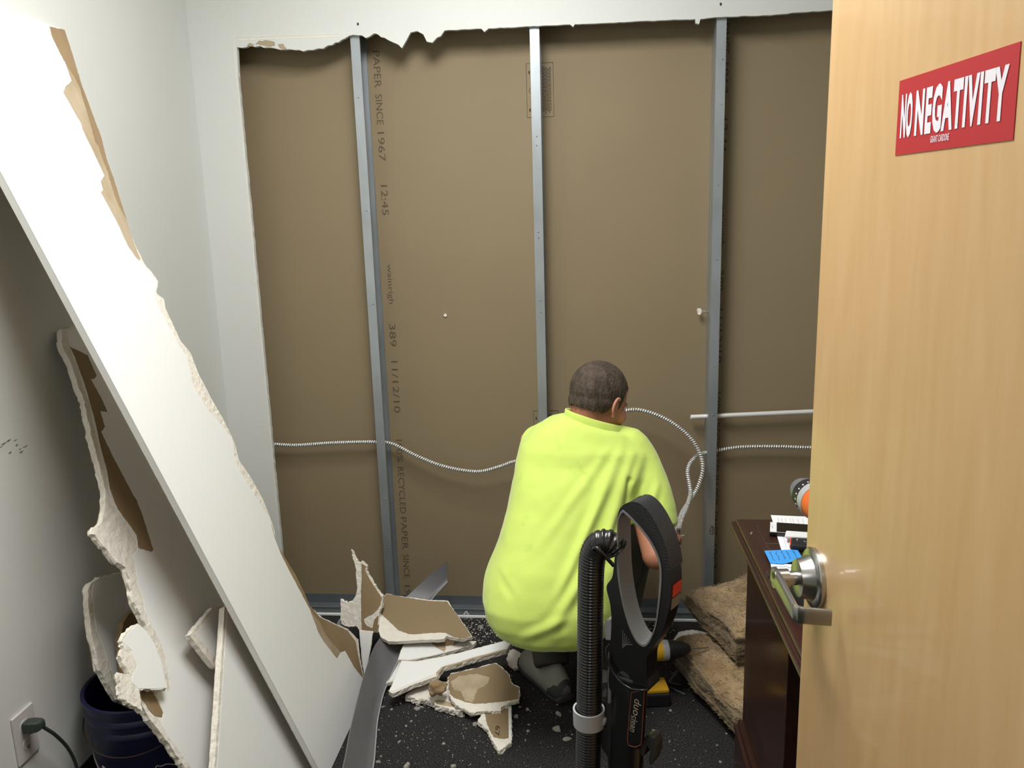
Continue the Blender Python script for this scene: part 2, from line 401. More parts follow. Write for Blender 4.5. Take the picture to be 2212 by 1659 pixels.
# ceiling light, out of the picture
t = thing('ceiling_light', (.48, -1.38, CEIL-.045), 'recessed ceiling light panel over the middle of the room', 'ceiling light')
mb = MB()
for q in ((.18, .205, -1.98, -.78), (.755, .78, -1.98, -.78)): mb.box(q[0], q[1], q[2], q[3], CEIL-.04, CEIL-.001)
mb.box(.205, .755, -1.98, -1.96, CEIL-.04, CEIL-.001); mb.box(.205, .755, -.80, -.78, CEIL-.04, CEIL-.001)
mb.build('frame', M['white'], t); MB().box(.205, .755, -1.96, -.80, CEIL-.035, CEIL-.025).build('diffuser', M['lamp'], t)

# ------------------------------------------------------------------ steel studs and track
def stud(x, label, marks):
    t = thing('steel_stud', (x, 0, .035), label, 'metal stud', 'steel studs in the opened wall')
    y0, y1, z0, z1, g = .0, .0915, .003, 2.6, .0012
    mb = MB(); mb.box(x, x+.032, y0, y0+g, z0, z1); mb.box(x, x+g, y0+g, y1-g, z0, z1); mb.box(x, x+.032, y1-g, y1, z0, z1)
    mb.build('channel', M['zinc'], t)
    MB().box(x+.032-g, x+.032, y0+g, y0+.009, z0, z1).build('lip', M['zinc'], t)
    MB().box(x+.032-g, x+.032, y1-.009, y1-g, z0, z1).build('lip', M['zinc'], t)
    for z in marks:
        MB().lathe((x+random.uniform(.013, .022), -.0005, z), (0, -1, 0), [(0, .0022), (.002, .0018), (.004, .0006)], 8).build('screw', M['screw'], t)
    return t
s1 = stud(0, 'galvanised steel stud left of the others, with its inner web visible', (1.93, 1.55, 1.22, .95, .70, .48, .28))
s2 = stud(.6096, 'galvanised steel stud rising behind the crouching person', (1.78, 1.75, 1.46, 1.44, 1.22, 1.18))
s3 = stud(1.2192, 'galvanised steel stud nearest the door, crossed by the conduit', (2.0, 1.86, 1.6, 1.35, .98, .80, .56))
# inked scrawl on the third stud
mb = MB(); c = onY(1538, 1146, -.001)
sq = [(-.004, .0, .016), (.006, 0, .010), (.004, 0, -.002), (-.006, 0, .000), (-.002, 0, .012), (.007, 0, .004), (.005, 0, -.012), (-.007, 0, -.01), (-.006, 0, .004), (.002, 0, .016), (.002, 0, -.018)]
mb.tube(spline([c+np.array(q)*1.1 for q in sq], 5), .0006, 5); mb.build('ink_scrawl', M['ink2'], s3)
t = thing('floor_track', (.7, .046, 0), 'dark galvanised steel track fixed along the floor under the studs', 'metal track')
x0, x1 = -.395, right_x-.01
mb = MB(); mb.box(x0, x1, -.0022, -.0010, .001, .033); mb.box(x0, x1, -.001, .0905, .001, .0022); mb.box(x0, x1, .0895, .0915, .001, .04)
mb.build('channel', M['zinc2'], t)
MB().box(x0, x1, -.0042, -.0024, .0285, .033).build('rim', M['zinc'], t)
MB().box(XL+.01, x1, -.0150, -.0045, .0005, .007).build('wall_board_remnant', M['paint'], label='pale strip of cut wall board left along the floor track', cat='drywall remnant')
c = onY(1007, 1324, -.003)
t2 = thing('metal_clip', c, 'small bright metal clip screwed to the floor track', 'clip')
mb = MB(); mb.prism([c+np.array(q) for q in ((-.012, -.003, -.004), (.013, -.003, -.004), (.007, -.003, 0), (.004, -.003, .008), (-.003, -.003, .008), (-.007, -.003, 0))], (0, -1, 0), .002)
mb.build('plate', M['white'], t2); MB().lathe(c+np.array((0, -.004, .001)), (0, -1, 0), [(0, .003), (.002, .002)], 8).build('screw', M['ink2'], t2)

# printing on the cavity board
def board_word(s, x, v0, v1, u, wd=.024):
    a = onY(u, v0, .0915); b_ = onY(u, v1, .0915)
    text_mesh('printed_text', s, (x, .0915, a[2]), (0, 0, -1), (1, 0, 0), a[2]-b_[2], wd, M['ink'], cav, thick=.0)
for s, v0, v1 in (('PAPER', 109, 189), ('SINCE', 203, 269), ('1967', 285, 348), ('12:45', 400, 465), ('wainrigh', 571, 657), ('389', 700, 749), ('11/12/10', 780, 892), ('100%', 950, 998), ('RECYCLED', 1009, 1109), ('PAPER', 1117, 1186), ('SINCE', 1197, 1248), ('19', 1264, 1284)):
    board_word(s, .052, v0, v1, 830)
for s, v0, v1 in (('SINCE', 50, 117), ('1967', 136, 203), ('12:44', 256, 328), ('wainrigh', 440, 532), ('389', 583, 628), ('11/12/10', 667, 784), ('100%', 847, 904), ('RECYCLED', 913, 1019), ('PAPER', 1027, 1092), ('SINCE', 1105, 1160), ('1967', 1176, 1229)):
    board_word(s, 1.252, v0, v1, 1560)
for (u0, v0, u1, v1, part_) in ((1136, 137, 1197, 252, 1), (1152, 887, 1208, 1000, 1)):
    a = onY(u0, v0, .0915); b_ = onY(u1, v1, .0915); mb = MB(); e = .0012; y = .0912
    for q in ((a[0], b_[0], a[2]-e, a[2]), (a[0], b_[0], b_[2], b_[2]+e), (a[0], a[0]+e, b_[2], a[2]), (b_[0]-e, b_[0], b_[2], a[2])): mb.box(q[0], q[1], y, .0919, q[2], q[3])
    rn = random.Random(3)
    for xx in np.arange(b_[0]-.012, a[0]+.055, -.0045):
        z = a[2]-.012-rn.uniform(0, .01)
        while z > b_[2]+.02:
            L = rn.uniform(.004, .012); mb.box(xx, xx+.0022, y, .0919, z-L, z); z -= L+.002
    for zz in (a[2]-.025, b_[2]+.03): mb.box(a[0]+.008, a[0]+.013, y, .0919, zz-.01, zz)
    mb.build('printed_stamp', M['ink2'], cav)
    MB().tube([np.array((a[0]+.017+.008*math.cos(k*PI/8), .0912, (a[2]+b_[2])/2+.008*math.sin(k*PI/8))) for k in range(17)], .0007, 4).build('printed_seal', M['ink'], cav)
# small broken plaster spots on the cavity board
for u, v, r in ((962, 681, .006),):
    c = onY(u, v, .0915); ang = [(c+np.array((math.cos(a)*r*random.uniform(.6, 1.2), -.001, math.sin(a)*r*random.uniform(.6, 1.2)))) for a in np.arange(0, 6.2, .6)]
    MB().prism(ang, (0, -1, 0), .0, .004).build('gypsum_crumb', M['gyp'], label='tiny gypsum burst on the bare brown board, between the two left studs', cat='gypsum crumb')
c = onY(1513, 673, .06)
t = thing('drywall_screw', c, 'screw with a torn bit of board beside the conduit stud', 'screw')
mb = MB().prism(rough([c+np.array(q) for q in ((-.012, 0, .012), (.002, 0, .010), (.006, 0, -.002), (-.002, 0, -.012), (-.010, 0, -.008))], .0015, .005), (0, -1, 0), .006); mb.build('board_scrap', M['gyp'], t)
mb = MB().tube(spline([c+np.array((.004, -.004, 0)), c+np.array((.014, -.003, .001)), onY(1530, 674, .045)], 10), .0022, 8, rfun=lambda i, a: 1+.25*math.sin(i*2.4)); mb.build('shank', M['screw'], t)

# ------------------------------------------------------------------ conduit and armoured cable
a = onY(1492, 901, .046); b_ = onY(1760, 889, .046); d = (b_-a)/np.linalg.norm(b_-a)
t = thing('conduit_pipe', a, 'straight galvanised conduit pipe running through the stud nearest the door', 'pipe')
mb = MB(); mb.tube([a, a+d*.66], .0088, 16, cap=False); mb.tube([a+d*.001, a+d*.66], .0075, 16, cap=False)
mb.build('pipe', M['cable'], t, smooth=True)
def armoured(name, pts, label, r=.0064):
    P = resample(spline(pts, 14), .0016); ph = lambda i, a: math.sin(i*2*PI/5.3+a)
    mb = MB().tube(P, r, 12, rfun=lambda i, a: 1+.15*ph(i, a))
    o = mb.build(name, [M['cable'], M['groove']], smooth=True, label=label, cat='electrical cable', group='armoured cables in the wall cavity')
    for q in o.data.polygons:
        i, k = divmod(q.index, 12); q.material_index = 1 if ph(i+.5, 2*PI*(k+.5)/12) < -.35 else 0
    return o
Yc = .046
armoured('armoured_cable', [np.array((-.47, Yc, .677)), onY(590, 960, Yc), onY(640, 962, Yc), onY(720, 957, Yc), onY(810, 955, Yc), onY(850, 960, Yc), onY(900, 985, Yc-.01), onY(960, 1008, Yc-.02), onY(1030, 1019, Yc-.03), onY(1080, 1008, Yc-.04), onY(1112, 997, Yc-.05), onY(1180, 985, Yc-.06), onY(1260, 985, Yc-.06)],
         'white-banded armoured cable sagging from the left edge to behind the person')
armoured('armoured_cable', [onY(1300, 905, -.02), onY(1358, 886, -.02), onY(1400, 890, -.03), onY(1450, 912, -.04), onY(1490, 945, -.05), onY(1511, 978, -.06), onY(1518, 1012, -.08), onY(1508, 1050, -.11), onY(1492, 1078, -.16), onY(1474, 1106, -.24), onY(1463, 1136, -.34), onY(1459, 1152, -.385)],
         'armoured cable arching from behind the head down to the hand')
armoured('armoured_cable', [np.array((1.84, Yc, .66)), onY(1750, 967, Yc), onY(1680, 965, Yc), onY(1600, 966, Yc), onY(1545, 974, Yc), onY(1524, 978, .03), onY(1507, 984, 0), onY(1491, 1000, -.04), onY(1485, 1020, -.08), onY(1489, 1046, -.12), onY(1491, 1068, -.16), onY(1482, 1098, -.25), onY(1472, 1122, -.31), onY(1465, 1148, -.375)],
         'armoured cable coming from behind the door and looping down to the hand')
c = onY(1466, 1150, -.38); t = thing('wire_connector', c, 'metal cable connector with bare wire ends beside the elbow', 'connector')
MB().lathe(c+np.array((0, 0, .012)), (.1, .1, -1), [(0, .007), (.006, .008), (.008, .006), (.02, .006)], 10).build('sleeve', M['screw'], t)
for q in ((.018, -.002, -.008), (.012, 0, -.016)):
    MB().tube(spline([c, c+np.array(q)*.5+(0, 0, -.006), c+np.array(q)], 4), .0011, 5).build('wire', M['white'], t)
# ------------------------------------------------------------------ drywall boards leaning on the left wall
def slabmesh(P, n, th, seed, amp):
    """broken slab whose back outline and middle wander from the front's, so its edge crumbles"""
    rnd = random.Random(seed*7+1); k = len(P); n = np.array(n, float); a, b_, n = basis(n); j = min(amp*1.3, .0035)
    F0 = [np.array(p, float) for p in P]
    lay = lambda d, s_: [p-n*d+a*rnd.uniform(-s_, s_)+b_*rnd.uniform(-s_, s_) for p in F0]
    L0, L1, L2, L3 = F0, lay(th*.33, j), lay(th*.67, j), lay(th, j*.7)
    V = L0+L1+L2+L3; tr = tess(P, n)
    F = [list(q) for q in tr]+[[i+3*k for i in reversed(q)] for q in tr]
    for m_ in range(3): F += [(m_*k+i, m_*k+(i+1) % k, (m_+1)*k+(i+1) % k, (m_+1)*k+i) for i in range(k)]
    m = MB(); m.add(V, F); return m
def board(name, pl, pts, label, cat='drywall board', th=.0155, face=None, over=(), body='gyp', seed=1, amp=.0015, step=.012, group=None, mask=None, backp=True, parent=None):
    """a broken piece of drywall: gypsum body traced on its own plane, paper faces laid on it"""
    n = pl[0]; P = P2(pts, pl); P = rough(P, amp, step, seed, mask)
    V = np.array(P); c = (V.min(0)+V.max(0))/2; c[2] = V[:, 2].min()
    t = thing(name, c, label, cat, group) if parent is None else parent
    slabmesh(P, n, th, seed, amp).build('gypsum_core', M[body], t)
    for i, (nm, m, q, am) in enumerate(over):
        Q = rough(P2(q, pl), am, .008, seed+i+5) if am else P2(q, pl)
        MB().prism(Q, n, .0, .0006+.0004*i).build(nm, M[m], t)
    if backp:
        MB().prism(P, n, th+.0006, -th).build('back_paper', M['brown'], t)
    return t
def lean(x0, z1, x1):       # plane leaning on the left wall: x = x0 + (x1-x0)*z/z1, runs along Y
    return plane_at((x0, 0, 0), (z1, 0, x0-x1))
# A: the big one
PA = lean(.060, 2.03, XL+.020)
pA = lambda u, v: hit(u, v, PA)
topz = 2.03; eA0, eA1 = pA(96, 550), pA(687, 1659); dA = (eA1-eA0)
eTop = eA0-dA*((topz-eA0[2])/(dA[2]))*-1; eBot = eA1+dA*((eA1[2]-.004)/-dA[2])
outer = [(139, 65), (145, 83), (159, 127), (175, 181), (195, 235), (217, 293), (231, 347), (246, 389), (260, 434), (273, 474), (282, 506), (295, 535), (313, 571), (336, 598), (342, 608), (338, 633), (354, 646), (357, 665), (376, 706), (391, 738), (412, 763), (430, 810), (459, 865), (486, 912), (506, 955), (517, 995), (542, 1031), (568, 1078), (582, 1114), (593, 1146), (597, 1175), (615, 1204), (637, 1240), (658, 1283), (669, 1309), (695, 1333), (720, 1345), (752, 1359), (774, 1381), (778, 1421), (787, 1468)]
o3 = [pA(*q) for q in outer]
bot_far = np.array(o3[-1]); bot_far = pA(806, 1520); bot_far = np.array((.06, bot_far[1], .004)) if False else pA(789, 1480)
kk = np.array([.059, eBot[1], .004])
farb = np.array([.0588, -.50, .004])
outl = [np.array(eTop), *o3, farb, np.array(eBot)]
outl[0][2] = topz; 
tA = thing('drywall_board', (.05, -.8, 0), 'long white painted drywall board leaning diagonally across the left side, torn down its right edge', 'drywall board')
PAo = rough(outl, .0012, .01, 4, lambda i: 0 < i < len(o3))
slabmesh(PAo, PA[0], .0155, 5, .0015).build('gypsum_core', M['gyp'], tA)
# painted face: inset where the paper tore away
inner = [(106, 57), (112, 80), (128, 115), (140, 135), (154, 175), (140, 188), (136, 200), (174, 266), (178, 280), (215, 358), (225, 380), (217, 392), (222, 410), (217, 415), (252, 480), (258, 492), (275, 530), (292, 555), (311, 573), (330, 596), (339, 610), (334, 632), (335, 642), (345, 668), (356, 690), (371, 716), (383, 740), (404, 772), (408, 790), (412, 820), (424, 846), (446, 882), (466, 904), (486, 928), (503, 955), (506, 985), (512, 1006), (530, 1038), (548, 1066), (570, 1102), (583, 1118), (585, 1131), (592, 1160), (606, 1196), (622, 1228), (640, 1262), (660, 1300), (669, 1316), (687, 1366), (727, 1422), (734, 1417), (734, 1410), (745, 1406), (763, 1439), (785, 1468)]
i3 = [pA(*q) for q in inner]
PI_ = rough([np.array(outl[0]), *i3, farb, np.array(eBot)], .0008, .008, 6, lambda i: 0 < i < len(i3))
MB().prism(PI_, PA[0], .0, .0008).build('painted_face', M['paint'], tA)
def over(t, pl, q, m, nm, h=.0005, am=.001, seed=3): return MB().prism(rough(P2(q, pl), am, .008, seed), pl[0], .0, h).build(nm, M[m], t)
over(tA, PA, [(106, 57), (139, 65), (145, 83), (159, 127), (175, 181), (195, 235), (217, 293), (231, 347), (246, 389), (260, 434), (273, 474), (282, 506), (303, 560), (298, 563), (275, 530), (258, 492), (252, 480), (217, 415), (215, 400), (223, 380), (215, 358), (178, 280), (174, 266), (136, 200), (140, 188), (154, 175), (140, 135)], 'tan', 'torn_paper')
over(tA, PA, [(106, 57), (139, 65), (145, 83), (159, 127), (175, 181), (195, 235), (217, 293), (231, 347), (246, 389), (260, 434), (273, 474), (262, 455), (250, 430), (240, 400), (232, 370), (222, 345), (214, 318), (205, 305), (196, 270), (184, 230), (172, 190), (160, 165), (140, 135), (125, 105), (112, 80)], 'tan2', 'brown_paper', .0009)
over(tA, PA, [(586, 1131), (597, 1175), (615, 1204), (637, 1240), (658, 1283), (669, 1309), (690, 1333), (720, 1348), (750, 1362), (768, 1386), (774, 1421), (785, 1466), (763, 1439), (745, 1406), (734, 1410), (727, 1422), (687, 1366), (667, 1312), (640, 1262), (606, 1200), (590, 1160)], 'tan2', 'brown_paper', .0007)
over(tA, PA, [(672, 1322), (690, 1345), (703, 1372), (722, 1395), (735, 1410), (727, 1422), (700, 1388), (687, 1366)], 'tan', 'torn_paper', .0011)
# back and cut edge paper
MB().prism(PAo, PA[0], .0161, -.0155).build('back_paper', M['brown'], tA)
V = [np.array(eTop), np.array(eBot)]
n = PA[0]; MB().add([V[0]-n*.0001+(0, -.0004, 0), V[1]-n*.0001+(0, -.0004, 0), V[1]-n*.0155+(0, -.0004, 0), V[0]-n*.0155+(0, -.0004, 0)], [(0, 1, 2, 3)]).build('taped_edge', M['paint'], tA)
# scuffs
# B: torn board behind it
PB = lean(-.078, 1.27, XL+.022)
oB = [(132, 713), (136, 752), (155, 789), (170, 839), (179, 854), (188, 897), (199, 948), (210, 991), (221, 1031), (228, 1064), (226, 1103), (221, 1125), (201, 1143), (200, 1149), (210, 1164), (231, 1186), (253, 1215), (271, 1225), (286, 1276), (289, 1301), (304, 1327), (318, 1359), (333, 1385), (347, 1421), (358, 1460), (364, 1490), (300, 1487), (302, 1511), (315, 1540), (340, 1573), (362, 1602), (383, 1634), (400, 1659), (520, 1790), (640, 1790), (590, 1400), (430, 1050), (250, 730), (160, 704)]
tB = board('drywall_board', PB, oB, 'shaded drywall board with ragged left edge leaning behind the long white board', th=.0155, seed=8, amp=.0022, step=.01,
    over=(('painted_face', 'paint', [(145, 716), (152, 755), (166, 790), (180, 838), (194, 870), (203, 920), (216, 975), (230, 1030), (241, 1085), (258, 1110), (275, 1135), (296, 1170), (297, 1186), (286, 1200), (293, 1222), (297, 1262), (308, 1290), (314, 1322), (333, 1362), (347, 1388), (358, 1425), (366, 1470), (369, 1492), (338, 1492), (345, 1515), (354, 1540), (346, 1560), (352, 1574), (382, 1618), (412, 1659), (520, 1785), (635, 1785), (585, 1400), (425, 1050), (246, 730), (164, 708)], .0015),
          ('brown_paper', 'tan2', c2((415, 550), (520, 600), (575, 720), (560, 742), (540, 745), (600, 850), (640, 940), (597, 935), (625, 1030), (602, 1060), (680, 1220), (790, 1430))+c3((815, 60), (850, 150), (880, 250), (915, 355), (900, 368), (825, 345), (815, 270), (760, 190), (700, 110), (665, 20))+c2((655, 1400), (640, 1300), (600, 1150), (570, 1010), (540, 900), (500, 760), (440, 600)), .001),
          ('brown_patch', 'tan2', c3((835, 1190), (870, 1185), (905, 1200), (935, 1250), (970, 1330), (965, 1355), (920, 1345), (880, 1300), (845, 1240)), .001)))
# C: board beside it, cut edge upright
PC = lean(.012, 1.0, -.31)
tC = board('drywall_board', PC, [(485, 1312), (478, 1420), (472, 1520), (463, 1659), (455, 1790), (700, 1790), (640, 1500), (560, 1330), (520, 1290)], 'white drywall board with upright cut edge, lowest under the long leaning board', th=.0155, seed=12, amp=.0008,
    over=(('painted_face', 'paint', [(491, 1314), (484, 1420), (478, 1520), (469, 1659), (461, 1788), (697, 1788), (637, 1500), (558, 1332), (522, 1292)], .0004),))
# lower-left back edge light strip is the core; small piece D
PD = lean(-.035, 1.0, -.37)
board('drywall_scrap', PD, c3((1132, 865), (1270, 700), (1330, 690), (1345, 760), (1325, 960), (1300, 1060), (1280, 1055)), 'small shaded four-sided drywall offcut wedged between two leaning boards', 'drywall scrap', seed=14, amp=.001,
      over=(('painted_face', 'paint', c3((1165, 860), (1275, 722), (1318, 735), (1300, 900), (1290, 1010)), .0005),))
# ------------------------------------------------------------------ bucket and the scraps standing in it
BC = np.array((-.385, -1.03)); 
t = thing('bucket', (BC[0], BC[1], 0), 'dark blue plastic bucket on the carpet against the left wall, holding board scraps', 'bucket')
mb = MB().lathe((*BC, 0), Z3, [(.0, .128), (.01, .131), (.26, .1435), (.265, .149), (.275, .149), (.28, .145), (.295, .1455), (.30, .151), (.31, .151), (.315, .147), (.335, .148), (.335, .152), (.345, .152), (.345, .143), (.02, .126), (.012, .0)], 56)
mb.build('body', M['bluebk'], t, auto=True)
mb = MB(); pts = []
for k in range(41):
    a = -PI*.98+PI*.95*k/40; zz = .165+.008*math.sin(k*.9)+(0.012 if k % 7 == 0 else 0)
    r_ = .131+(.0125*zz/.26)+.0012; pts.append(np.array((BC[0]+r_*math.cos(a), BC[1]+r_*math.sin(a), zz)))
mb.tube(pts, .0014, 5); mb.build('printed_white_line', M['plate'], t)
rim = [np.array((BC[0]+.150*math.cos(a), BC[1]+.150*math.sin(a), .27-.11*math.sin((a+PI)*1.0)**1)) for a in np.linspace(-PI, 0, 24)]
mb = MB().tube([np.array((BC[0]+.156*math.cos(a), BC[1]+(.156)*math.sin(a), .285-.06*abs(math.sin(a)))) for a in np.linspace(-PI, 0, 30)], .002, 6); mb.build('handle', M['ink2'], t)
PE = lean(-.018, 1.0, -.455)
tE = board('drywall_scrap', PE, c3((820, 795), (760, 840), (725, 900), (740, 940), (718, 990), (735, 1030), (775, 1095), (705, 1090), (720, 1150), (718, 1210), (740, 1250), (800, 1290), (850, 1320), (838, 1240), (832, 1190), (1000, 1186), (992, 1130), (965, 1020), (930, 920), (880, 840)), 'brightly lit rounded drywall scrap resting on the rim of the blue bucket', 'drywall scrap', seed=17, amp=.0025, step=.008, th=.012,
    over=(('painted_face', 'paint', c3((822, 802), (770, 850), (735, 905), (790, 960), (822, 1050), (790, 1110), (790, 1150), (826, 1186), (990, 1182), (984, 1130), (957, 1020), (922, 924), (875, 846)), .001),))
PFb = lean(-.345, 1.0, -.565)
tF = board('drywall_scrap', PFb, c3((745, 488), (600, 515), (545, 555), (525, 600), (532, 720), (545, 850), (570, 950), (590, 1060), (640, 1150), (700, 1250), (800, 1300), (900, 1300), (900, 800), (850, 600), (800, 500)), 'dim drywall scrap with pale crumbling left edge at the back of the bucket', 'drywall scrap', seed=19, amp=.002,
    over=(('painted_face', 'paint', c3((745, 492), (610, 520), (555, 560), (548, 620), (560, 720), (575, 840), (605, 900), (630, 980), (660, 1060), (690, 1150), (730, 1240), (790, 1290), (890, 1290), (890, 800), (840, 600), (795, 505)), .001),))
PG = lean(-.315, 1.0, -.52)
board('drywall_scrap', PG, c3((737, 790), (770, 740), (815, 707), (850, 760), (850, 1000), (860, 1250), (780, 1250), (745, 1080), (720, 900)), 'narrow brown-faced drywall scrap between the others in the bucket', 'drywall scrap', seed=21, body='tan2', amp=.001)

# ------------------------------------------------------------------ the broken pile by the wall
GP = 'broken drywall pieces piled at the foot of the wall'
pl1 = plane_at(onY(780, 1360, -.33), (-.12, -1, .30))
board('drywall_scrap', pl1, c4((525, 95), (540, 130), (556, 160), (580, 187), (608, 180), (637, 215), (632, 245), (680, 330), (750, 435), (745, 510), (725, 560), (715, 690), (665, 685), (605, 690), (560, 640), (510, 650), (455, 625), (448, 560), (452, 500), (450, 450), (490, 475), (525, 468), (556, 430), (568, 380), (562, 250)), 'upright torn drywall shard with a needle-like point, in front of the left stud', 'drywall scrap', seed=23, amp=.002, step=.007, group=GP,
    over=(('brown_paper', 'tan2', c4((600, 190), (634, 215), (628, 245), (678, 335), (746, 438), (738, 490), (722, 515), (690, 550), (620, 590), (602, 680), (598, 560), (596, 400), (602, 300)), .001),
          ('brown_flap', 'tan2', c4((612, 690), (715, 685), (722, 565), (695, 590), (680, 655), (640, 640), (618, 600), (604, 640)), .0015)))
pl2 = tilt(920, 1340, .155, -.05, -.42)
t2_ = board('drywall_slab', pl2, c4((780, 408), (860, 425), (1090, 455), (1220, 460), (1250, 510), (1300, 580), (1350, 650), (1395, 715), (1325, 735), (1270, 728), (1210, 712), (1190, 735), (1000, 742), (850, 752), (790, 752), (740, 722), (724, 680), (725, 620), (735, 570), (745, 500), (750, 440)), 'brown-papered drywall slab on top of the pile, under the left stud', 'drywall scrap', seed=27, amp=.001, step=.01, group=GP,
    over=(('brown_paper', 'brown', c4((782, 410), (860, 427), (1085, 462), (1215, 466), (1248, 512), (1298, 582), (1348, 652), (1390, 714), (1325, 732), (1270, 725), (1200, 690), (1100, 690), (1000, 700), (940, 700), (860, 670), (800, 610), (745, 560), (738, 540), (748, 500), (754, 440)), .001),), th=.015)
n2 = pl2[0]; a = hit(*c4((1235, 715))[0], pl2)
tb = MB(); q = P2(c4((1205, 705), (1275, 722)), pl2); q2 = P2(c4((1255, 800), (1190, 800)), tilt(970, 1395, .085, 0, -1.2))
tb.add([q[0]+n2*.001, q[1]+n2*.001, q2[0], q2[1]+np.array((.01, -.005, -.015)), q2[1]], [(0, 1, 2, 3), (0, 3, 4)]); tb.build('hanging_paper_flap', M['brown'], t2_)
pl3 = tilt(930, 1410, .085, 0, -.16)
board('drywall_slab', pl3, c4((860, 882), (880, 820), (905, 765), (1080, 742), (1250, 745), (1425, 750), (1400, 778), (1300, 805), (1210, 830), (1100, 858), (940, 888)), 'white painted drywall piece sandwiched under the brown slab', 'drywall scrap', seed=31, amp=.0008, group=GP,
      over=(('painted_face', 'paint', c4((866, 878), (884, 822), (908, 770), (1080, 747), (1200, 800), (1190, 826), (1100, 852), (940, 882)), .0006), ('brown_paper', 'tan', c4((1085, 750), (1190, 760), (1205, 800), (1195, 826), (1140, 800)), .001)), th=.013)
pl5 = tilt(860, 1450, .035, -.05, -.1)
board('drywall_slab', pl5, c4((775, 1052), (820, 960), (850, 900), (900, 870), (1000, 880), (960, 960), (870, 1010), (820, 1040)), 'white drywall corner poking out beside the grey vinyl strip', 'drywall scrap', seed=33, amp=.0008, group=GP,
      over=(('painted_face', 'paint', c4((782, 1046), (824, 962), (852, 904), (900, 875), (995, 883), (955, 956), (868, 1005)), .0004),), th=.013)
pl4 = tilt(960, 1440, .085, -.03, -.18)
board('drywall_slab', pl4, c4((795, 1110), (820, 1060), (850, 970), (885, 890), (1000, 893), (1150, 865), (1300, 833), (1500, 780), (1632, 745), (1670, 770), (1640, 815), (1400, 880), (1285, 918), (1190, 938), (1140, 1003), (1000, 1050), (825, 1125)), 'long white painted drywall strip lying across the pile', 'drywall scrap', seed=35, amp=.0012, step=.008, group=GP,
      over=(('painted_face', 'paint', c4((800, 1105), (826, 1060), (856, 975), (888, 894), (1000, 897), (1150, 870), (1300, 838), (1500, 786), (1628, 752), (1660, 768), (1632, 806), (1400, 864), (1290, 900), (1180, 925), (1130, 985), (1000, 1035), (835, 1105)), .0008),
            ('brown_paper', 'tan', c4((1140, 1000), (1135, 975), (1180, 935), (1290, 905), (1400, 868), (1630, 808), (1640, 815), (1400, 880), (1285, 918), (1190, 938)), .0005)), th=.016)
pl7 = tilt(945, 1500, .028, 0, -.08)
board('drywall_slab', pl7, c4((915, 1140), (950, 1110), (1000, 1085), (1100, 1040), (1210, 1040), (1260, 1060), (1300, 1200), (1335, 1250), (1250, 1240), (1150, 1215), (1120, 1190), (1050, 1165), (990, 1170), (955, 1150)), 'crumbled white gypsum piece at the lower left of the pile', 'drywall scrap', seed=37, amp=.004, step=.007, group=GP, backp=False,
      over=(('torn_paper', 'tan', c4((1120, 1180), (1150, 1170), (1250, 1190), (1290, 1225), (1200, 1215), (1140, 1200)), .001),), th=.02)
pl6 = tilt(1045, 1485, .055, .03, -.22)
board('drywall_slab', pl6, c4((1218, 1010), (1240, 980), (1400, 945), (1560, 905), (1600, 930), (1660, 985), (1672, 1035), (1690, 1060), (1735, 1080), (1730, 1170), (1690, 1180), (1650, 1200), (1600, 1225), (1600, 1250), (1480, 1252), (1390, 1262), (1345, 1240), (1300, 1225), (1240, 1165), (1225, 1120), (1222, 1060)), 'brown-faced drywall slab with thick broken white rim, nearest the shoe', 'drywall scrap', seed=39, amp=.002, step=.008, group=GP,
      over=(('brown_paper', 'brown', c4((1222, 1012), (1243, 984), (1400, 950), (1558, 910), (1598, 935), (1656, 990), (1668, 1040), (1688, 1066), (1730, 1084), (1726, 1165), (1625, 1182), (1500, 1195), (1420, 1200), (1340, 1186), (1262, 1155), (1230, 1125), (1226, 1060)), .0015),
            ('dusty_patch', 'tan', c4((1240, 1040), (1300, 1000), (1420, 985), (1520, 1010), (1500, 1060), (1430, 1100), (1400, 1190), (1340, 1180), (1310, 1110), (1260, 1100)), .002)), th=.015)
pl8 = tilt(1075, 1570, .02, .02, -.05)
t8 = board('drywall_scrap', pl8, c4((1435, 1310), (1475, 1262), (1600, 1235), (1672, 1205), (1677, 1300), (1676, 1475), (1645, 1490), (1612, 1525), (1580, 1538), (1555, 1490), (1530, 1440), (1500, 1375), (1470, 1350), (1440, 1330)), 'brown drywall shard printed 67 pointing toward the camera', 'drywall scrap', seed=41, amp=.002, step=.007, group=GP,
      over=(('brown_paper', 'brown', c4((1482, 1268), (1600, 1238), (1652, 1216), (1654, 1300), (1655, 1445), (1620, 1452), (1585, 1448), (1550, 1440), (1525, 1400), (1500, 1345)), .0012),
            ('white_tape', 'paint', c4((1655, 1214), (1672, 1208), (1676, 1448), (1656, 1445)), .0003)), th=.014)
n8 = pl8[0]; a = hit(*c4((1562, 1358))[0], pl8); b_ = hit(*c4((1553, 1428))[0], pl8); e = (b_-a)/np.linalg.norm(b_-a); s_ = np.cross(n8, e)
text_mesh('printed_text', '67', a-s_*.0+n8*.0012, e, s_, np.linalg.norm(b_-a), .014, M['ink2'], t8, thick=.0002)
pl9 = tilt(1108, 1425, .03, -.3, -.5)
board('drywall_scrap', pl9, c4((1640, 870), (1660, 815), (1690, 805), (1745, 838), (1750, 880), (1742, 928), (1690, 948), (1655, 925)), 'small grey-white plaster chunk at the right tip of the long strip', 'drywall scrap', seed=43, amp=.002, step=.006, group=GP, th=.012, body='gyp', backp=False)
pl10 = tilt(1480, 1380, .012, 0, -.03)
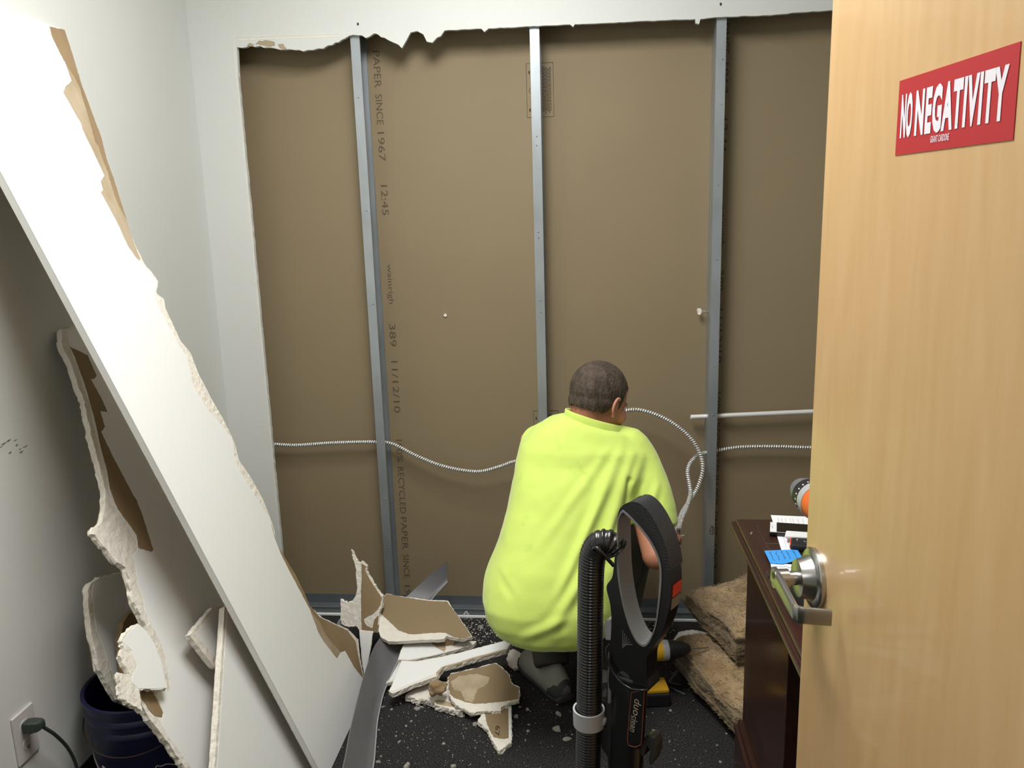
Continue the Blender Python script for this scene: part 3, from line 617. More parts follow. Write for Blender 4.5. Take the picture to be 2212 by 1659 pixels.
board('drywall_scrap', pl10, [(1452, 1384), (1465, 1366), (1480, 1362), (1497, 1360), (1520, 1365), (1540, 1372), (1520, 1395), (1490, 1400), (1468, 1400)], 'flat white drywall piece between the vacuum handle and the insulation', 'drywall scrap', seed=45, amp=.002, step=.008, group=GP, over=(('painted_face', 'paint', [(1456, 1383), (1467, 1368), (1497, 1363), (1517, 1368), (1515, 1390), (1470, 1397)], .001),), th=.01)
PH = plane_at(onY(790, 1400, -.42), (.3, -1, .2))
board('drywall_scrap', PH, [(776, 1362), (806, 1366), (803, 1390), (796, 1425), (788, 1462), (783, 1440)], 'narrow white drywall sliver wedged beside the torn bottom corner of the long board', 'drywall scrap', seed=47, amp=.0008, group=GP, over=(('painted_face', 'paint', [(777, 1364), (804, 1368), (801, 1390), (794, 1425), (787, 1458)], .0005),), th=.01)
# tuft of insulation on the pile
c = onZ(946, 1487, .07)
o = MB().ell(c, .03, .024, .022, nu=24, nv=16).build('insulation_tuft', M['wool'], smooth=True, label='little brown tuft of insulation caught between slabs of the pile', cat='insulation tuft')
for v in o.data.vertices:
    q = noise.noise(v.co*60)*.011; v.co += v.normal*q
# ------------------------------------------------------------------ grey vinyl cove base strips
def ribbon(name, L, R, lipdir, label, parent=None):
    """L: 3D upper edge, R: 3D toe edge"""
    n = len(L); t = thing(name, (np.array(R[0])+np.array(R[-1]))/2, label, 'vinyl baseboard strip')
    Ls, Rs = spline(L, 8), spline(R, 8); mb = MB(); rings = []
    for a, b_ in zip(Ls, Rs):
        d = b_-a; d /= np.linalg.norm(d)
        tn = np.array(lipdir, float); nn = tn-(tn@d)*d; nn /= np.linalg.norm(nn)
        w_ = np.linalg.norm(b_-a)
        rings.append([a, a+nn*.003, a+d*w_*.80+nn*.003, a+d*w_*.9+nn*.007, b_+nn*.014, b_+nn*.012-d*.002, a+d*w_*.86])
    mb.loft(rings); mb.build('strip', M['vinyl'], t, auto=True)
    mb = MB(); mb.tube([a+np.array(lipdir)*.0135 for a in [r[4]-np.array(lipdir)*.0135 for r in rings]], .0022, 6); mb.build('toe_lip', M['greyl'], t, smooth=True)
    return t
L = [onZ(695, 1800, .10), onZ(739, 1659, .10), onZ(757, 1570, .10), onZ(783, 1468, .10), onZ(806, 1402, .105), onZ(822, 1375, .115), onZ(838, 1345, .12)]
R_ = [onZ(768, 1800, .004), onZ(796, 1659, .004), onZ(803, 1600, .004), onZ(811, 1551, .004), onZ(824, 1497, .012), onZ(850, 1440, .035), onZ(876, 1390, .06)]
ribbon('vinyl_baseboard_strip', L, R_, (.8, -.4, .3), 'grey vinyl baseboard strip lying along the foot of the long leaning board')
L = [onY(726, 1352, -.30), onY(744, 1330, -.27), onY(800, 1325, -.24), onY(850, 1310, -.20), onY(880, 1287, -.15), onY(925, 1246, -.09), onY(966, 1212, -.04)]
R_ = [onY(745, 1362, -.32), onY(762, 1355, -.29), onY(820, 1352, -.26), onY(880, 1340, -.22), onY(920, 1310, -.16), onY(944, 1280, -.10), onY(968, 1254, -.05)]
ribbon('vinyl_baseboard_strip', L, R_, (0, -.9, .2), 'grey vinyl baseboard strip sticking up behind the brown slab against the wall')
# ------------------------------------------------------------------ outlet, plug and cord on the left wall
c = onX(45, 1600, XL)
t = thing('wall_outlet', (XL, -1.26, .335), 'pale wall outlet plate low on the left wall', 'outlet')
MB().box(XL, XL+.006, -1.297, -1.224, .275, .40).build('cover_plate', M['plate'], t, bevel=.002)
for z in (.362, .315):
    MB().lathe((XL+.0055, -1.262, z), (1, 0, 0), [(0, .016), (.0015, .0155)], 24).build('receptacle', M['plate'], t)
MB().tube([np.array((XL+.0075, -1.262+.0035*math.cos(a), .306+.0035*math.sin(a))) for a in np.linspace(0, 2*PI, 14)], .0008, 5).build('ground_slot', M['ink2'], t)
t = thing('extension_cord', (XL+.02, -1.262, .362), 'dark green extension cord plugged into the wall outlet', 'power cord')
mb = MB(); pc = np.array((XL+.0075, -1.262, .362))
mb.loft([[pc+np.array((dx, sy*wy+oy, sz*wz+oz)) for sy, sz in ((-1, -1), (1, -1), (1, 1), (-1, 1))] for dx, wy, wz, oy, oz in ((0, .013, .012, 0, 0), (.018, .015, .014, 0, 0), (.034, .013, .012, .004, 0), (.040, .008, .008, .010, -.002))])
mb.build('plug', M['plug'], t, bevel=.003)
cp = [pc+np.array((.026, .012, 0)), onX(93, 1570, XL+.04), onX(120, 1588, XL+.045), onX(148, 1618, XL+.045), onX(166, 1659, XL+.045), onX(175, 1720, XL+.05), np.array((-.508, -1.17, .05)), np.array((-.49, -1.25, .0055)), np.array((-.44, -1.4, .0055))]
mb = MB().tube(spline(cp, 8), .0042, 10); mb.build('cord', M['plug'], t, smooth=True)
# scuffs on the left wall and panel faces
mb = MB(); rn = random.Random(9)
for k in range(9):
    c = onX(rn.uniform(0, 78), rn.uniform(948, 985)-0, XL); L_ = rn.uniform(.004, .014); s2_ = rn.uniform(.001, .0025)
    mb.prism([c+np.array(q) for q in ((0, -L_, 0), (0, 0, s2_), (0, L_, .002), (0, 0, -s2_))], (1, 0, 0), 0, .0004)
o = mb.build('scuff_mark', M['taupe'], bpy.data.objects['wall_left']); o['kind'] = 'stuff'

# ------------------------------------------------------------------ door
A_ = math.radians(4); nD = np.array([math.cos(A_), math.sin(A_), 0]); tD = np.array([-nD[1], nD[0], 0])
PR = onD(1762, 1248, 1.22); dD = float(nD@PR); PD_ = (nD, dD); edge_t = -1.745
def dp(t_, z, off=0.): return nD*(dD-off)+tD*t_+Z3*z      # off: out of the face toward the room
t = bpy.data.objects.new('door_1', None); COL.objects.link(t); t.location = dp(edge_t-.9, 0); WL[t.name] = np.array(t.location); t['kind'] = 'structure'; t['label'] = 'open maple door with a lever handle on the right'
mb = MB().obox(dp(edge_t-.455, 1.06, -.0225), nD, tD, Z3, .0225, .455, 1.05); mb.build('door_leaf', M['maple'], t, bevel=.0015)
# handle
cR = (edge_t-.0, 0); tr = float(tD@PR); zr = PR[2]
h = bpy.data.objects.new('lever_handle', None); COL.objects.link(h); h.parent = t; h.location = np.array(dp(tr, zr))-WL[t.name]; WL[h.name] = np.array(dp(tr, zr))
h['label'] = 'satin chrome lever handle'
mb = MB().lathe(dp(tr, zr), -nD, [(0, .0455), (.006, .0455), (.0085, .043), (.010, .034), (.020, .030), (.028, .028), (.030, .017), (.030, .0)], 48)
mb.build('rosette', M['chrome'], h, auto=True)
mb = MB().lathe(dp(tr, zr, .029), -nD, [(0, .0105), (.012, .0105), (.012, .0142), (.034, .0142)], 24); mb.build('neck', M['chrome'], h, auto=True)
offs = [(.0585, .012, 0), (.0585, 0, 0), (.0585, -.03, -.002), (.0585, -.06, -.006), (.058, -.084, -.009), (.0565, -.0905, -.010), (.051, -.094, -.0105), (.040, -.0960, -.011), (.012, -.1000, -.012)]
P = spline([dp(tr+b_, zr+c_, a_) for a_, b_, c_ in offs], 5); rings = []
for i, p in enumerate(P):
    f_ = i/(len(P)-1); T = P[min(i+1, len(P)-1)]-P[max(i-1, 0)]; T /= np.linalg.norm(T); s_ = np.cross(T, Z3); s_ /= np.linalg.norm(s_)
    hz = .0138-.0018*f_; hx = .0052-.0017*f_; ring = []
    for k in range(16):
        a = 2*PI*k/16; cc, ss = math.cos(a), math.sin(a)
        ring.append(p+s_*hx*math.copysign(abs(cc)**.5, cc)+Z3*hz*math.copysign(abs(ss)**.5, ss))
    rings.append(ring)
MB().loft(rings).build('lever', M['chrome'], h, auto=True)
MB().lathe(dp(tr+.012, zr, .068), -nD, [(0, .006), (.001, .006)], 16).build('lock_core', M['ink2'], h)
# sticker
st = setp(thing('door_sticker', dp(-1.972, 1.575), 'red bumper sticker reading NO NEGATIVITY in white on the door', 'sticker'))
q = [hit(u, v, PD_) for u, v in ((1945, 175), (2207, 89), (2190, 302), (1935, 336))]
MB().prism([x-nD*.0008 for x in q], -nD, .0008, 0).build('red_ground', M['redst'], st)
TL, TR, BR, BL = q; xd = (TR-TL+BR-BL)/2; yd = (TL-BL+TR-BR)/2; W_ = np.linalg.norm(xd); H_ = np.linalg.norm(yd); xd /= W_; yd /= H_
def sticker_text(s, fx0, fx1, fy0, fy1, bold, nm, sp=1.):
    text_mesh(nm, s, BL+xd*W_*fx0+yd*H_*fy0-nD*.001, xd, yd, W_*(fx1-fx0), H_*(fy1-fy0), M['stwhite'], st, bold=bold, thick=.0003, space=sp)
sticker_text('NO', .045, .165, .215, .81, .05, 'lettering', 1.08); sticker_text('NEGATIVITY', .195, .945, .215, .81, .05, 'lettering', 1.17)
sticker_text('GRANT CARDONE', .36, .525, .10, .185, .012, 'small_lettering', 1.1)

# ------------------------------------------------------------------ desk
DZ = .75
t = thing('desk', (1.5, -1.24, 0), 'dark mahogany desk behind the door edge', 'desk')
mb = MB(); x0, x1, y0, y1 = 1.150, 2.03, -1.64, -.875
prof = [(.0, .040, 0), (.004, .034, 0)]
def slab(mb, e, z0, z1): mb.box(x0+e, x1, y0+e, y1-e, z0, z1)
mb = MB(); slab(mb, .012, DZ-.008, DZ); slab(mb, .0, DZ-.022, DZ-.012); mb2 = MB(); slab(mb2, .006, DZ-.012, DZ-.008); slab(mb2, .008, DZ-.028, DZ-.022)
mb.build('desk_top', M['mahog'], t, bevel=.004); mb2.build('edge_moulding', M['mahog'], t)
mb = MB(); slab(mb, .016, DZ-.038, DZ-.028); mb.build('apron', M['mahog'], t, bevel=.002)
MB().box(1.19, 2.0, -1.345, -.915, .05, DZ-.038).build('cabinet_body', M['mahog'], t, bevel=.002)
mb = MB(); mb.box(1.172, 2.01, -1.355, -.945+.03, .0, .17); mb.build('plinth', M['mahog'], t)
mb = MB(); mb.box(1.168, 2.01, -1.36, -.91, .17, .185); mb.box(1.178, 2.01, -1.352, -.913, .185, .20); mb.build('plinth_moulding', M['mahog'], t, bevel=.004)
# inlaid groove on the top
g = strip((x0+.055, y0+.05, DZ), (x0+.055, y1-.05, DZ), .0012, M['ink2'], 'groove', t, n=(0, 0, 1), h=.0003)
strip((x0+.055, -1.045, DZ), (x0+.16, -1.040, DZ), .001, M['taupe'], 'scratch', t, n=(0, 0, 1), h=.0003)
strip((x0+.03, -.99, DZ), (x0+.036, -.975, DZ), .004, M['taupe'], 'scratch', t, n=(0, 0, 1), h=.0004)
strip((x0+.028, -1.30, DZ), (x0+.028, -1.265, DZ), .0018, M['taupe'], 'scratch', t, n=(0, 0, 1), h=.0004)
# paper form
def sheet(name, q, z, m, label, cat, th=.0006):
    P = [onZ(u, v, z) for u, v in q]; base = np.mean(P, 0)
    t = thing(name, base, label, cat); MB().prism(P, (0, 0, 1), 0, th).build('sheet', m, t); return t, P
tf, P = sheet('paper_form', [(1665, 1113), (1800, 1119), (1812, 1192), (1688, 1189)], DZ+.001, M['paper'], 'white printed form lying under the phone on the desk', 'paper')
for k, f_ in enumerate((.10, .16, .22, .30, .34, .42, .5)):
    a = P[0]+(P[1]-P[0])*f_; b_ = P[3]+(P[2]-P[3])*f_; a2 = a+(b_-a)*.08; b2 = a+(b_-a)*.92
    strip(a2+Z3*.0006, b2+Z3*.0006, .0006, M['taupe'], 'printed_line', tf, n=(0, 0, 1), h=.0002)
ph = [onZ(u, v, DZ+.0105) for u, v in ((1663, 1127), (1770, 1134), (1774, 1158), (1662, 1150))]
t = thing('phone', np.mean(ph, 0)-Z3*.009, 'white-faced phone in a black case lying on the desk papers', 'phone')
MB().prism(ph, (0, 0, 1), .0085).build('case', M['black'], t, bevel=.002)
def inset(P, f0, f1, g0, g1): 
    A_0, B_0, C_0, D_0 = P
    bl = lambda x, y: (A_0+(B_0-A_0)*x)*(1-y)+(D_0+(C_0-D_0)*x)*y
    return [bl(f0, g0), bl(f1, g0), bl(f1, g1), bl(f0, g1)]
MB().prism(inset(ph, .01, .99, .05, .95), (0, 0, 1), 0, .0008).build('front', M['white'], t)
MB().prism(inset(ph, .14, .88, .06, .94), (0, 0, 1), 0, .0012).build('screen', M['glass'], t)
MB().prism(inset(ph, .055, .062, .38, .62), (0, 0, 1), 0, .0011).build('earpiece', M['ink2'], t)
cs = [onZ(u, v, DZ+.019) for u, v in ((1698, 1146), (1785, 1152), (1788, 1163), (1695, 1158))]
MB().prism(cs, (0, 0, 1), .006).build('white_device', M['white'], label='slim white plastic device resting on the end of the phone', cat='device', bevel=.002)
bk = [onZ(u, v, DZ+.016) for u, v in ((1709, 1155), (1790, 1160), (1790, 1185), (1708, 1177))]
t = thing('battery_pack', np.mean(bk, 0)-Z3*.015, 'black handheld gadget with red end lying beside the phone', 'gadget')
MB().prism(bk, (0, 0, 1), .014).build('body', M['blackmat'], t, bevel=.004)
MB().prism([x+np.array((-.0012, 0, 0)) for x in inset(bk, -.01, .03, .08, .92)], (0, 0, 1), .012, -.001).build('red_end', M['red'], t, bevel=.002)
q = inset(bk, .15, .18, .4, .6); MB().prism([q[0], q[1], (q[2]+q[3])/2], (0, 0, 1), 0, .0006).build('triangle_mark', M['plate'], t)
e = bk[1]-bk[0]; e /= np.linalg.norm(e); text_mesh('lettering', 'LT', inset(bk, .36, .4, .62, .7)[0], e, np.cross(Z3, e), .012, .007, M['plate'], t, thick=.0005)
tn, P = sheet('sticky_note', [(1651, 1190), (1722, 1187), (1735, 1208), (1690, 1219), (1664, 1217)], DZ+.004, M['blue'], 'bright blue sticky note with handwriting on the desk', 'sticky note')
def scribble(P, rows, par, m, z, sd=2, rr=.0005, ax=0):
    rn = random.Random(sd); A_0, B_0, C_0, D_0 = P
    for r_ in rows:
        pts = []
        for k in range(16):
            f_ = .12+.74*k/15; x, y = (f_, r_+rn.uniform(-.035, .035)) if ax == 0 else (r_+rn.uniform(-.03, .03), f_)
            pts.append((A_0+(B_0-A_0)*x)*(1-y)+(D_0+(C_0-D_0)*x)*y+Z3*z)
        MB().tube(pts, rr, 4).build('handwriting', m, par)
scribble([P[0], P[1], P[2], P[4]], (.14, .32, .48, .64, .84), tn, M['ink2'], .0008, ax=1)
tn2, P = sheet('note_paper', [(1664, 1216), (1740, 1222), (1760, 1285), (1676, 1270)], DZ+.0022, M['paper'], 'white note sheet with blue handwriting under the sticky note', 'paper')
scribble([P[0], P[1], P[2], P[3]], (.12, .4, .7), tn2, mat('blue_ink', '2a3a66', .6), .0008, 5)
# ------------------------------------------------------------------ orange drill standing on the desk
def drill(name, base, fw, label, cbody, ctrim, s=1., extras=False):
    """base: centre of battery foot; fw: horizontal direction the bit points"""
    fw = np.array(fw, float); fw[2] = 0; fw /= np.linalg.norm(fw); sd = np.cross(fw, Z3); base = np.array(base, float)
    t = thing(name, base, label, 'power drill'); L = lambda a, b_, c: base+s*(a*fw+b_*sd+c*Z3)
    MB().obox(L(.0, 0, .022), fw, sd, Z3, .055*s, .038*s, .0215*s).build('battery', M['blackmat'], t, bevel=.005*s)
    MB().obox(L(.0, 0, .050), fw, sd, Z3, .052*s, .034*s, .006*s).build('battery_collar', cbody, t, bevel=.003*s)
    rings = []
    for f_, ax, rx, ry in ((.0, -.012, .024, .018), (.2, -.01, .021, .017), (.5, -.006, .022, .0165), (.8, 0, .026, .019), (1, .0, .03, .021)):
        zz = .054+.085*f_; rings.append([L(ax+rx*math.cos(2*PI*k/18), ry*math.sin(2*PI*k/18), zz) for k in range(18)])
    MB().loft(rings).build('grip', ctrim, t, smooth=True)
    MB().lathe(L(-.075, 0, .165), fw, [(0, .012*s), (.004*s, .024*s), (.02*s, .029*s), (.09*s, .031*s), (.115*s, .0295*s)], 28).build('motor_housing', cbody, t, auto=True)
    MB().lathe(L(.036, 0, .165), fw, [(0, .0305*s), (.004*s, .031*s), (.018*s, .0295*s)], 28).build('silver_collar', M['greyl'], t, auto=True)
    MB().lathe(L(.053, 0, .165), fw, [(0, .0295*s), (.014*s, .0285*s), (.028*s, .026*s)], 28).build('torque_ring', M['blackmat'], t, auto=True)
    MB().lathe(L(.081, 0, .165), fw, [(0, .024*s), (.012*s, .0235*s), (.028*s, .018*s), (.04*s, .010*s), (.041*s, .004*s)], 24).build('chuck', M['vinyl'] if extras else M['blackmat'], t, auto=True)
    MB().tube([L(.005, 0, .115), L(.022, 0, .125), L(.026, 0, .14)], .007*s, 8).build('trigger', M['blackmat'], t)
    return t, L
fwv = np.array((-.16, 1, 0)); fwv /= np.linalg.norm(fwv)
ck = onD(1742, 1050, 1.66)       # chuck centre seen at the door edge
base = np.array((ck[0]+.016, ck[1]-.105, DZ))
sc_ = (ck[2]-DZ)/.165 if False else 1.22
td, Ld = drill('power_drill', base, fwv, 'orange power drill standing on the desk, half hidden by the door edge', M['orange'], M['blackmat'], sc_, True)
sd_ = np.cross(fwv, Z3)
for s_t, aa, off in (('20 . 22', 2.35, .0605), ('20', 1.7, .0605)):
    pass
mb = MB()
for k in range(20):
    a = 2*PI*k/20; rr = .0292*sc_; cpt = Ld(.060, 0, .165)+rr*(math.cos(a)*sd_+math.sin(a)*Z3)
    mb.obox(cpt, fwv, np.array(math.cos(a)*sd_+math.sin(a)*Z3), np.cross(fwv, math.cos(a)*sd_+math.sin(a)*Z3), .0025, .0004, .0014)
mb.build('torque_mark', M['plate'], td)

# yellow drill on the carpet
bs = onZ(1418, 1522, 0); bs = np.array((bs[0]-.02, bs[1]+.02, 0))
drill('power_drill', bs, (1, .15, 0), 'yellow and black power drill standing on the carpet behind the vacuum', M['yellow'], M['blackmat'], 1.05)
MB().tube([bs+np.array((.128, .02, .173)), bs+np.array((.185, .028, .173))], .0025, 8).build('drill_bit', M['screw'], label='thin steel driver bit in the yellow drill chuck', cat='drill bit')
c = onZ(1462, 1475, .02); t = thing('metal_bracket', c-np.array((0, 0, .02)), 'bent grey metal bracket on the carpet touching the insulation', 'bracket')
q = [onZ(u, v, z) for u, v, z in ((1444, 1474, .03), (1462, 1450, .05), (1470, 1480, .01), (1446, 1484, .004), (1480, 1500, .003))]
MB().tube([q[0], q[1]], .004, 4).build('bar', M['zinc2'], t); MB().tube([q[0], q[2]], .004, 4).build('bar', M['zinc2'], t); MB().tube([q[3], q[4]], .003, 4).build('bar', M['zinc2'], t)
# ------------------------------------------------------------------ mineral wool batts
def batt(name, corners, z0, z1, label, seed, topm, sidem, sag=0, amp=.02, grp='mineral wool batts stacked by the desk'):
    """corners: four xy points; lumpy slab"""
    A0, B0, C0, D0 = [np.array(c, float) for c in corners]; n1, n2, n3 = 60, 60, 14
    V = []; F = []; idx = {}
    def P(i, j, k):
        key = (i, j, k)
        if key in idx: return idx[key]
        x, y, z = i/n1, j/n2, k/n3
        p = (A0*(1-x)+B0*x)*(1-y)+(D0*(1-x)+C0*x)*y
        r = .5
        zz = z0+(z1-z0)*z
        # rounded edges
        ex = min(x, 1-x); ey = min(y, 1-y); edge = max(0, 1-min(ex, ey)/.10)
        zz += (z1-z0)*(.5-z)*.5*edge**2
        q = Vector((p[0], p[1], zz)); s = Vector((p[0]*7+seed, p[1]*7, zz*30+seed))
        d = noise.noise(Vector((p[0]*5+seed, p[1]*5, zz*6)))*amp*1.2+noise.noise(Vector((p[0]*9, p[1]*9+seed, zz*70)))*amp*.45+noise.noise(Vector((p[0]*60, p[1]*60, zz*140)))*amp*.22
        c = (A0+B0+C0+D0)/4; out = np.array([p[0]-c[0], p[1]-c[1]]); out /= max(np.linalg.norm(out), 1e-6)
        q.x += out[0]*d*(1.2 if edge > 0 else .2); q.y += out[1]*d*(1.2 if edge > 0 else .2)
        q.z += (noise.noise(Vector((p[0]*7+seed, p[1]*7, 3)))*amp*1.3+noise.noise(Vector((p[0]*24+seed, p[1]*24, 3)))*amp*.55+noise.noise(Vector((p[0]*80+seed, p[1]*80, 3)))*amp*.18)*z + sag*(x-.3)*z
        q.z = max(q.z, .001 if z0 < .01 else z0+(.0 if k else -.004)*0)
        idx[key] = len(V); V.append(q[:]); return idx[key]
    top_i = []
    for i in range(n1):
        for j in range(n2):
            F.append((P(i, j, n3), P(i+1, j, n3), P(i+1, j+1, n3), P(i, j+1, n3))); top_i.append(len(F)-1); F.append((P(i, j, 0), P(i, j+1, 0), P(i+1, j+1, 0), P(i+1, j, 0)))
    for k in range(n3):
        for i in range(n1):
            F.append((P(i, 0, k), P(i+1, 0, k), P(i+1, 0, k+1), P(i, 0, k+1))); F.append((P(i, n2, k), P(i, n2, k+1), P(i+1, n2, k+1), P(i+1, n2, k)))
        for j in range(n2):
            F.append((P(0, j, k), P(0, j, k+1), P(0, j+1, k+1), P(0, j+1, k))); F.append((P(n1, j, k), P(n1, j+1, k), P(n1, j+1, k+1), P(n1, j, k+1)))
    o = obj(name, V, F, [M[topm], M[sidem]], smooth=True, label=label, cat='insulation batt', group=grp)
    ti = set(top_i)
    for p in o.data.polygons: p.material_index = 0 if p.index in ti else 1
    rn = random.Random(seed); fb = MB(); bs_ = WL[o.name]; PS = [p for p in o.data.polygons if p.center.x+bs_[0] < 1.36 and p.normal.z > -.3]
    for _ in range(2600):
        p = rn.choice(PS); c = np.array(p.center)+bs_; nn = np.array(p.normal); tdir = np.cross(nn, (rn.gauss(0, .35), rn.gauss(0, .35), 1)); 
        if np.linalg.norm(tdir) < .2: tdir = np.array((rn.gauss(0, 1), rn.gauss(0, 1), 0))
        tdir /= np.linalg.norm(tdir); L = rn.uniform(.006, .022)
        fb.tube([c-nn*.001, c+nn*rn.uniform(.001, .004)+tdir*L*.5, c+nn*rn.uniform(-.001, .005)+tdir*L+np.array((0, 0, rn.uniform(-.003, .003)))], .00045, 3, cap=False)
    f_ = fb.build('loose_fibres', M[topm], o); f_['kind'] = 'stuff'
    return o
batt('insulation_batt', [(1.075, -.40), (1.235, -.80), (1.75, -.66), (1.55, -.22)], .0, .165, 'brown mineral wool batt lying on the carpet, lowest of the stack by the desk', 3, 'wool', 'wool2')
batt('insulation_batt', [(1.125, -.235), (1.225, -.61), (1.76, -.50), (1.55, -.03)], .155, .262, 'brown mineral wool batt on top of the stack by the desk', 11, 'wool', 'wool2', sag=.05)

# ------------------------------------------------------------------ vacuum cleaner
VD = 1.25; al = math.radians(38)
rh = np.array([CR[0], CR[1], 0]); rh /= np.linalg.norm(rh); fh = np.array([-rh[1], rh[0], 0])
va = rh*math.cos(al)-fh*math.sin(al); vb = fh*math.cos(al)+rh*math.sin(al)       # in-plane axis, thickness axis (away)
V0 = onD(1395, 1250, VD); PV = plane_at(V0, -vb); nV = PV[0]
PVm = plane_at(V0+vb*.025, -vb)
tv = thing('vacuum_cleaner', (V0[0], V0[1], 0), 'black upright vacuum cleaner with ribbed hose and looped handle in the foreground', 'vacuum cleaner')
def vp(u, v, off=0.): return hit(u, v, plane_at(V0+vb*off, -vb))
outl = [(1333, 1150), (1334, 1117), (1339, 1099), (1348, 1090), (1360, 1085), (1372, 1085), (1384, 1090), (1396, 1100), (1409, 1118), (1422, 1142), (1433, 1170), (1442, 1203), (1448, 1240), (1449, 1276), (1445, 1314), (1435, 1352), (1421, 1382), (1408, 1402), (1398, 1418), (1396, 1440), (1397, 1470), (1396, 1496), (1322, 1496), (1316, 1440), (1318, 1395), (1321, 1345), (1318, 1305), (1310, 1268), (1322, 1248), (1326, 1222), (1329, 1190)]
inn = [(1345, 1107), (1352, 1110), (1363, 1120), (1378, 1136), (1392, 1153), (1405, 1172), (1417, 1195), (1424, 1216), (1426, 1240), (1424, 1276), (1421, 1312), (1416, 1348), (1406, 1376), (1396, 1390), (1386, 1390), (1374, 1378), (1361, 1350), (1351, 1316), (1344, 1280), (1339, 1240), (1337, 1200), (1336, 1160), (1337, 1125)]
def ring_prism(outer, inner, depth, name, m, bevel=0, t0=0):
    """outer / inner closed pixel outlines on the handle's near plane -> frame with a hole, by bridging matched samples"""
    def samp(P, n):
        P = spline([vp(*q) for q in P], 6, True); L = [0]
        for a, b_ in zip(P, P[1:]+P[:1]): L.append(L[-1]+np.linalg.norm(b_-a))
        out = []; T = L[-1]; j = 0
        for k in range(n):
            s = T*k/n
            while L[j+1] < s: j += 1
            a = P[j]; b_ = P[(j+1) % len(P)]; out.append(a+(b_-a)*(s-L[j])/max(L[j+1]-L[j], 1e-9))
        return out
    return samp
def tess2(outer, inner, n):
    from mathutils.geometry import tessellate_polygon
    a, b_, _ = basis(n); f = lambda P: [Vector((float(p@a), float(p@b_), 0)) for p in P]
    return tessellate_polygon([f(outer), f(inner)])
def frame(outer, inner, d0, d1, name, m, bevel=0.):
    O = [p+vb*0 for p in outer]; I = list(inner); k, j = len(O), len(I); A = O+I
    tr = tess2(O, I, nV); n = len(A)
    V = [p+vb*d0 for p in A]+[p+vb*d1 for p in A]
    F = [list(q) for q in tr]+[[i+n for i in reversed(q)] for q in tr]
    F += [(i, (i+1) % k, (i+1) % k+n, i+n) for i in range(k)]
    F += [(k+i, k+(i+1) % j, k+(i+1) % j+n, k+i+n) for i in range(j)]
    return obj(name, V, F, m, tv, bevel=bevel, auto=True)
Oc = spline([vp(*q) for q in outl], 4, True); Ic = spline([vp(*q) for q in inn], 4, True)
cI = np.mean(Ic, 0); Ic2 = [p+(p-cI)/np.linalg.norm(p-cI)*.0035 for p in Ic]
frame(Oc, Ic2, 0.0, .036, 'handle', M['black'], .006)
frame(Ic2, Ic, -.002, .038, 'handle_liner', M['greyp'], 0)
# rubber grip pad with hexagon texture on the upper right of the loop
gm = mat('hexagon_rubber', '26272a', .45)
nt = gm.node_tree; vo = nt.nodes.new('ShaderNodeTexVoronoi'); vo.inputs['Scale'].default_value = 190; vo.feature = 'DISTANCE_TO_EDGE'; vo.inputs['Randomness'].default_value = .15
tc = [x for x in nt.nodes if x.type == 'TEX_COORD'][0]; nt.links.new(tc.outputs['Object'], vo.inputs['Vector'])
bu = nt.nodes.new('ShaderNodeBump'); bu.inputs['Distance'].default_value = .001; bu.inputs['Strength'].default_value = .8; nt.links.new(vo.outputs['Distance'], bu.inputs['Height']); nt.links.new(bu.outputs[0], nt.nodes['Principled BSDF'].inputs['Normal'])
go = [(1366, 1083), (1380, 1085), (1396, 1097), (1411, 1117), (1424, 1141), (1436, 1169), (1445, 1203), (1450, 1232)]
gi = [(1440, 1238), (1436, 1214), (1428, 1186), (1418, 1162), (1405, 1140), (1390, 1120), (1376, 1106), (1364, 1095)]
G = spline([vp(*q) for q in go], 5)+spline([vp(*q) for q in gi], 5)
mb = MB(); mb.prism([p+vb*-.002 for p in G], -vb, .040); mb.build('grip_pad', gm, tv, bevel=.007, auto=True)
# red and taupe labels on the outer grip
def vquad(pts, off, name, m): return MB().prism([vp(u, v, off) for u, v in pts], -vb, .0008, .0006).build(name, m, tv)
def side_label(u0, v0, u1, v1, name, m):
    a, b_ = vp(u0, v0)+vb*.005+va*.0014, vp(u1, v1)+vb*.005+va*.0014; c_, d_ = b_+vb*.027, a+vb*.027
    nn = np.cross(b_-a, d_-a); nn /= np.linalg.norm(nn); nn = nn if nn@va > 0 else -nn
    MB().prism([a, b_, c_, d_], nn, .001, .0005).build(name, m, tv)
side_label(1449, 1268, 1447.5, 1293, 'red_label', M['red']); side_label(1447, 1297, 1444.5, 1320, 'taupe_label', M['taupe'])
for k in range(6):
    strip(vp(1346+k*4, 1362+k*6, -.0004), vp(1345+k*1.5, 1400-k*1.5, -.0004), .0009, M['vinyl'], 'vent_line', tv, n=-vb, h=.0006)
# wand below the handle
def wand_c(v): return vp(1361-(v-1450)*.045, v, .021)
rings = []
for v, rx, ry in ((1425, .030, .020), (1450, .0275, .022), (1500, .027, .022), (1600, .026, .022), (1659, .026, .022), (1900, .026, .022)):
    c = wand_c(v); rings.append([c+va*rx*1.1*math.copysign(abs(math.cos(a))**.8, math.cos(a))+vb*ry*math.copysign(abs(math.sin(a))**.8, math.sin(a)) for a in np.linspace(0, 2*PI, 28, endpoint=False)])
cb = rings[-1]; c_bot = np.mean(cb, 0); rings.append([p+np.array((0, 0, .32-c_bot[2])) for p in cb])
MB().loft(rings).build('wand', M['black'], tv, smooth=True)
MB().loft([[p+(p-np.mean(r, 0))*.05 for p in r] for r in (rings[1], [q+Z3*-.012 for q in rings[1]])]).build('wand_collar', M['blackmat'], tv, smooth=True)
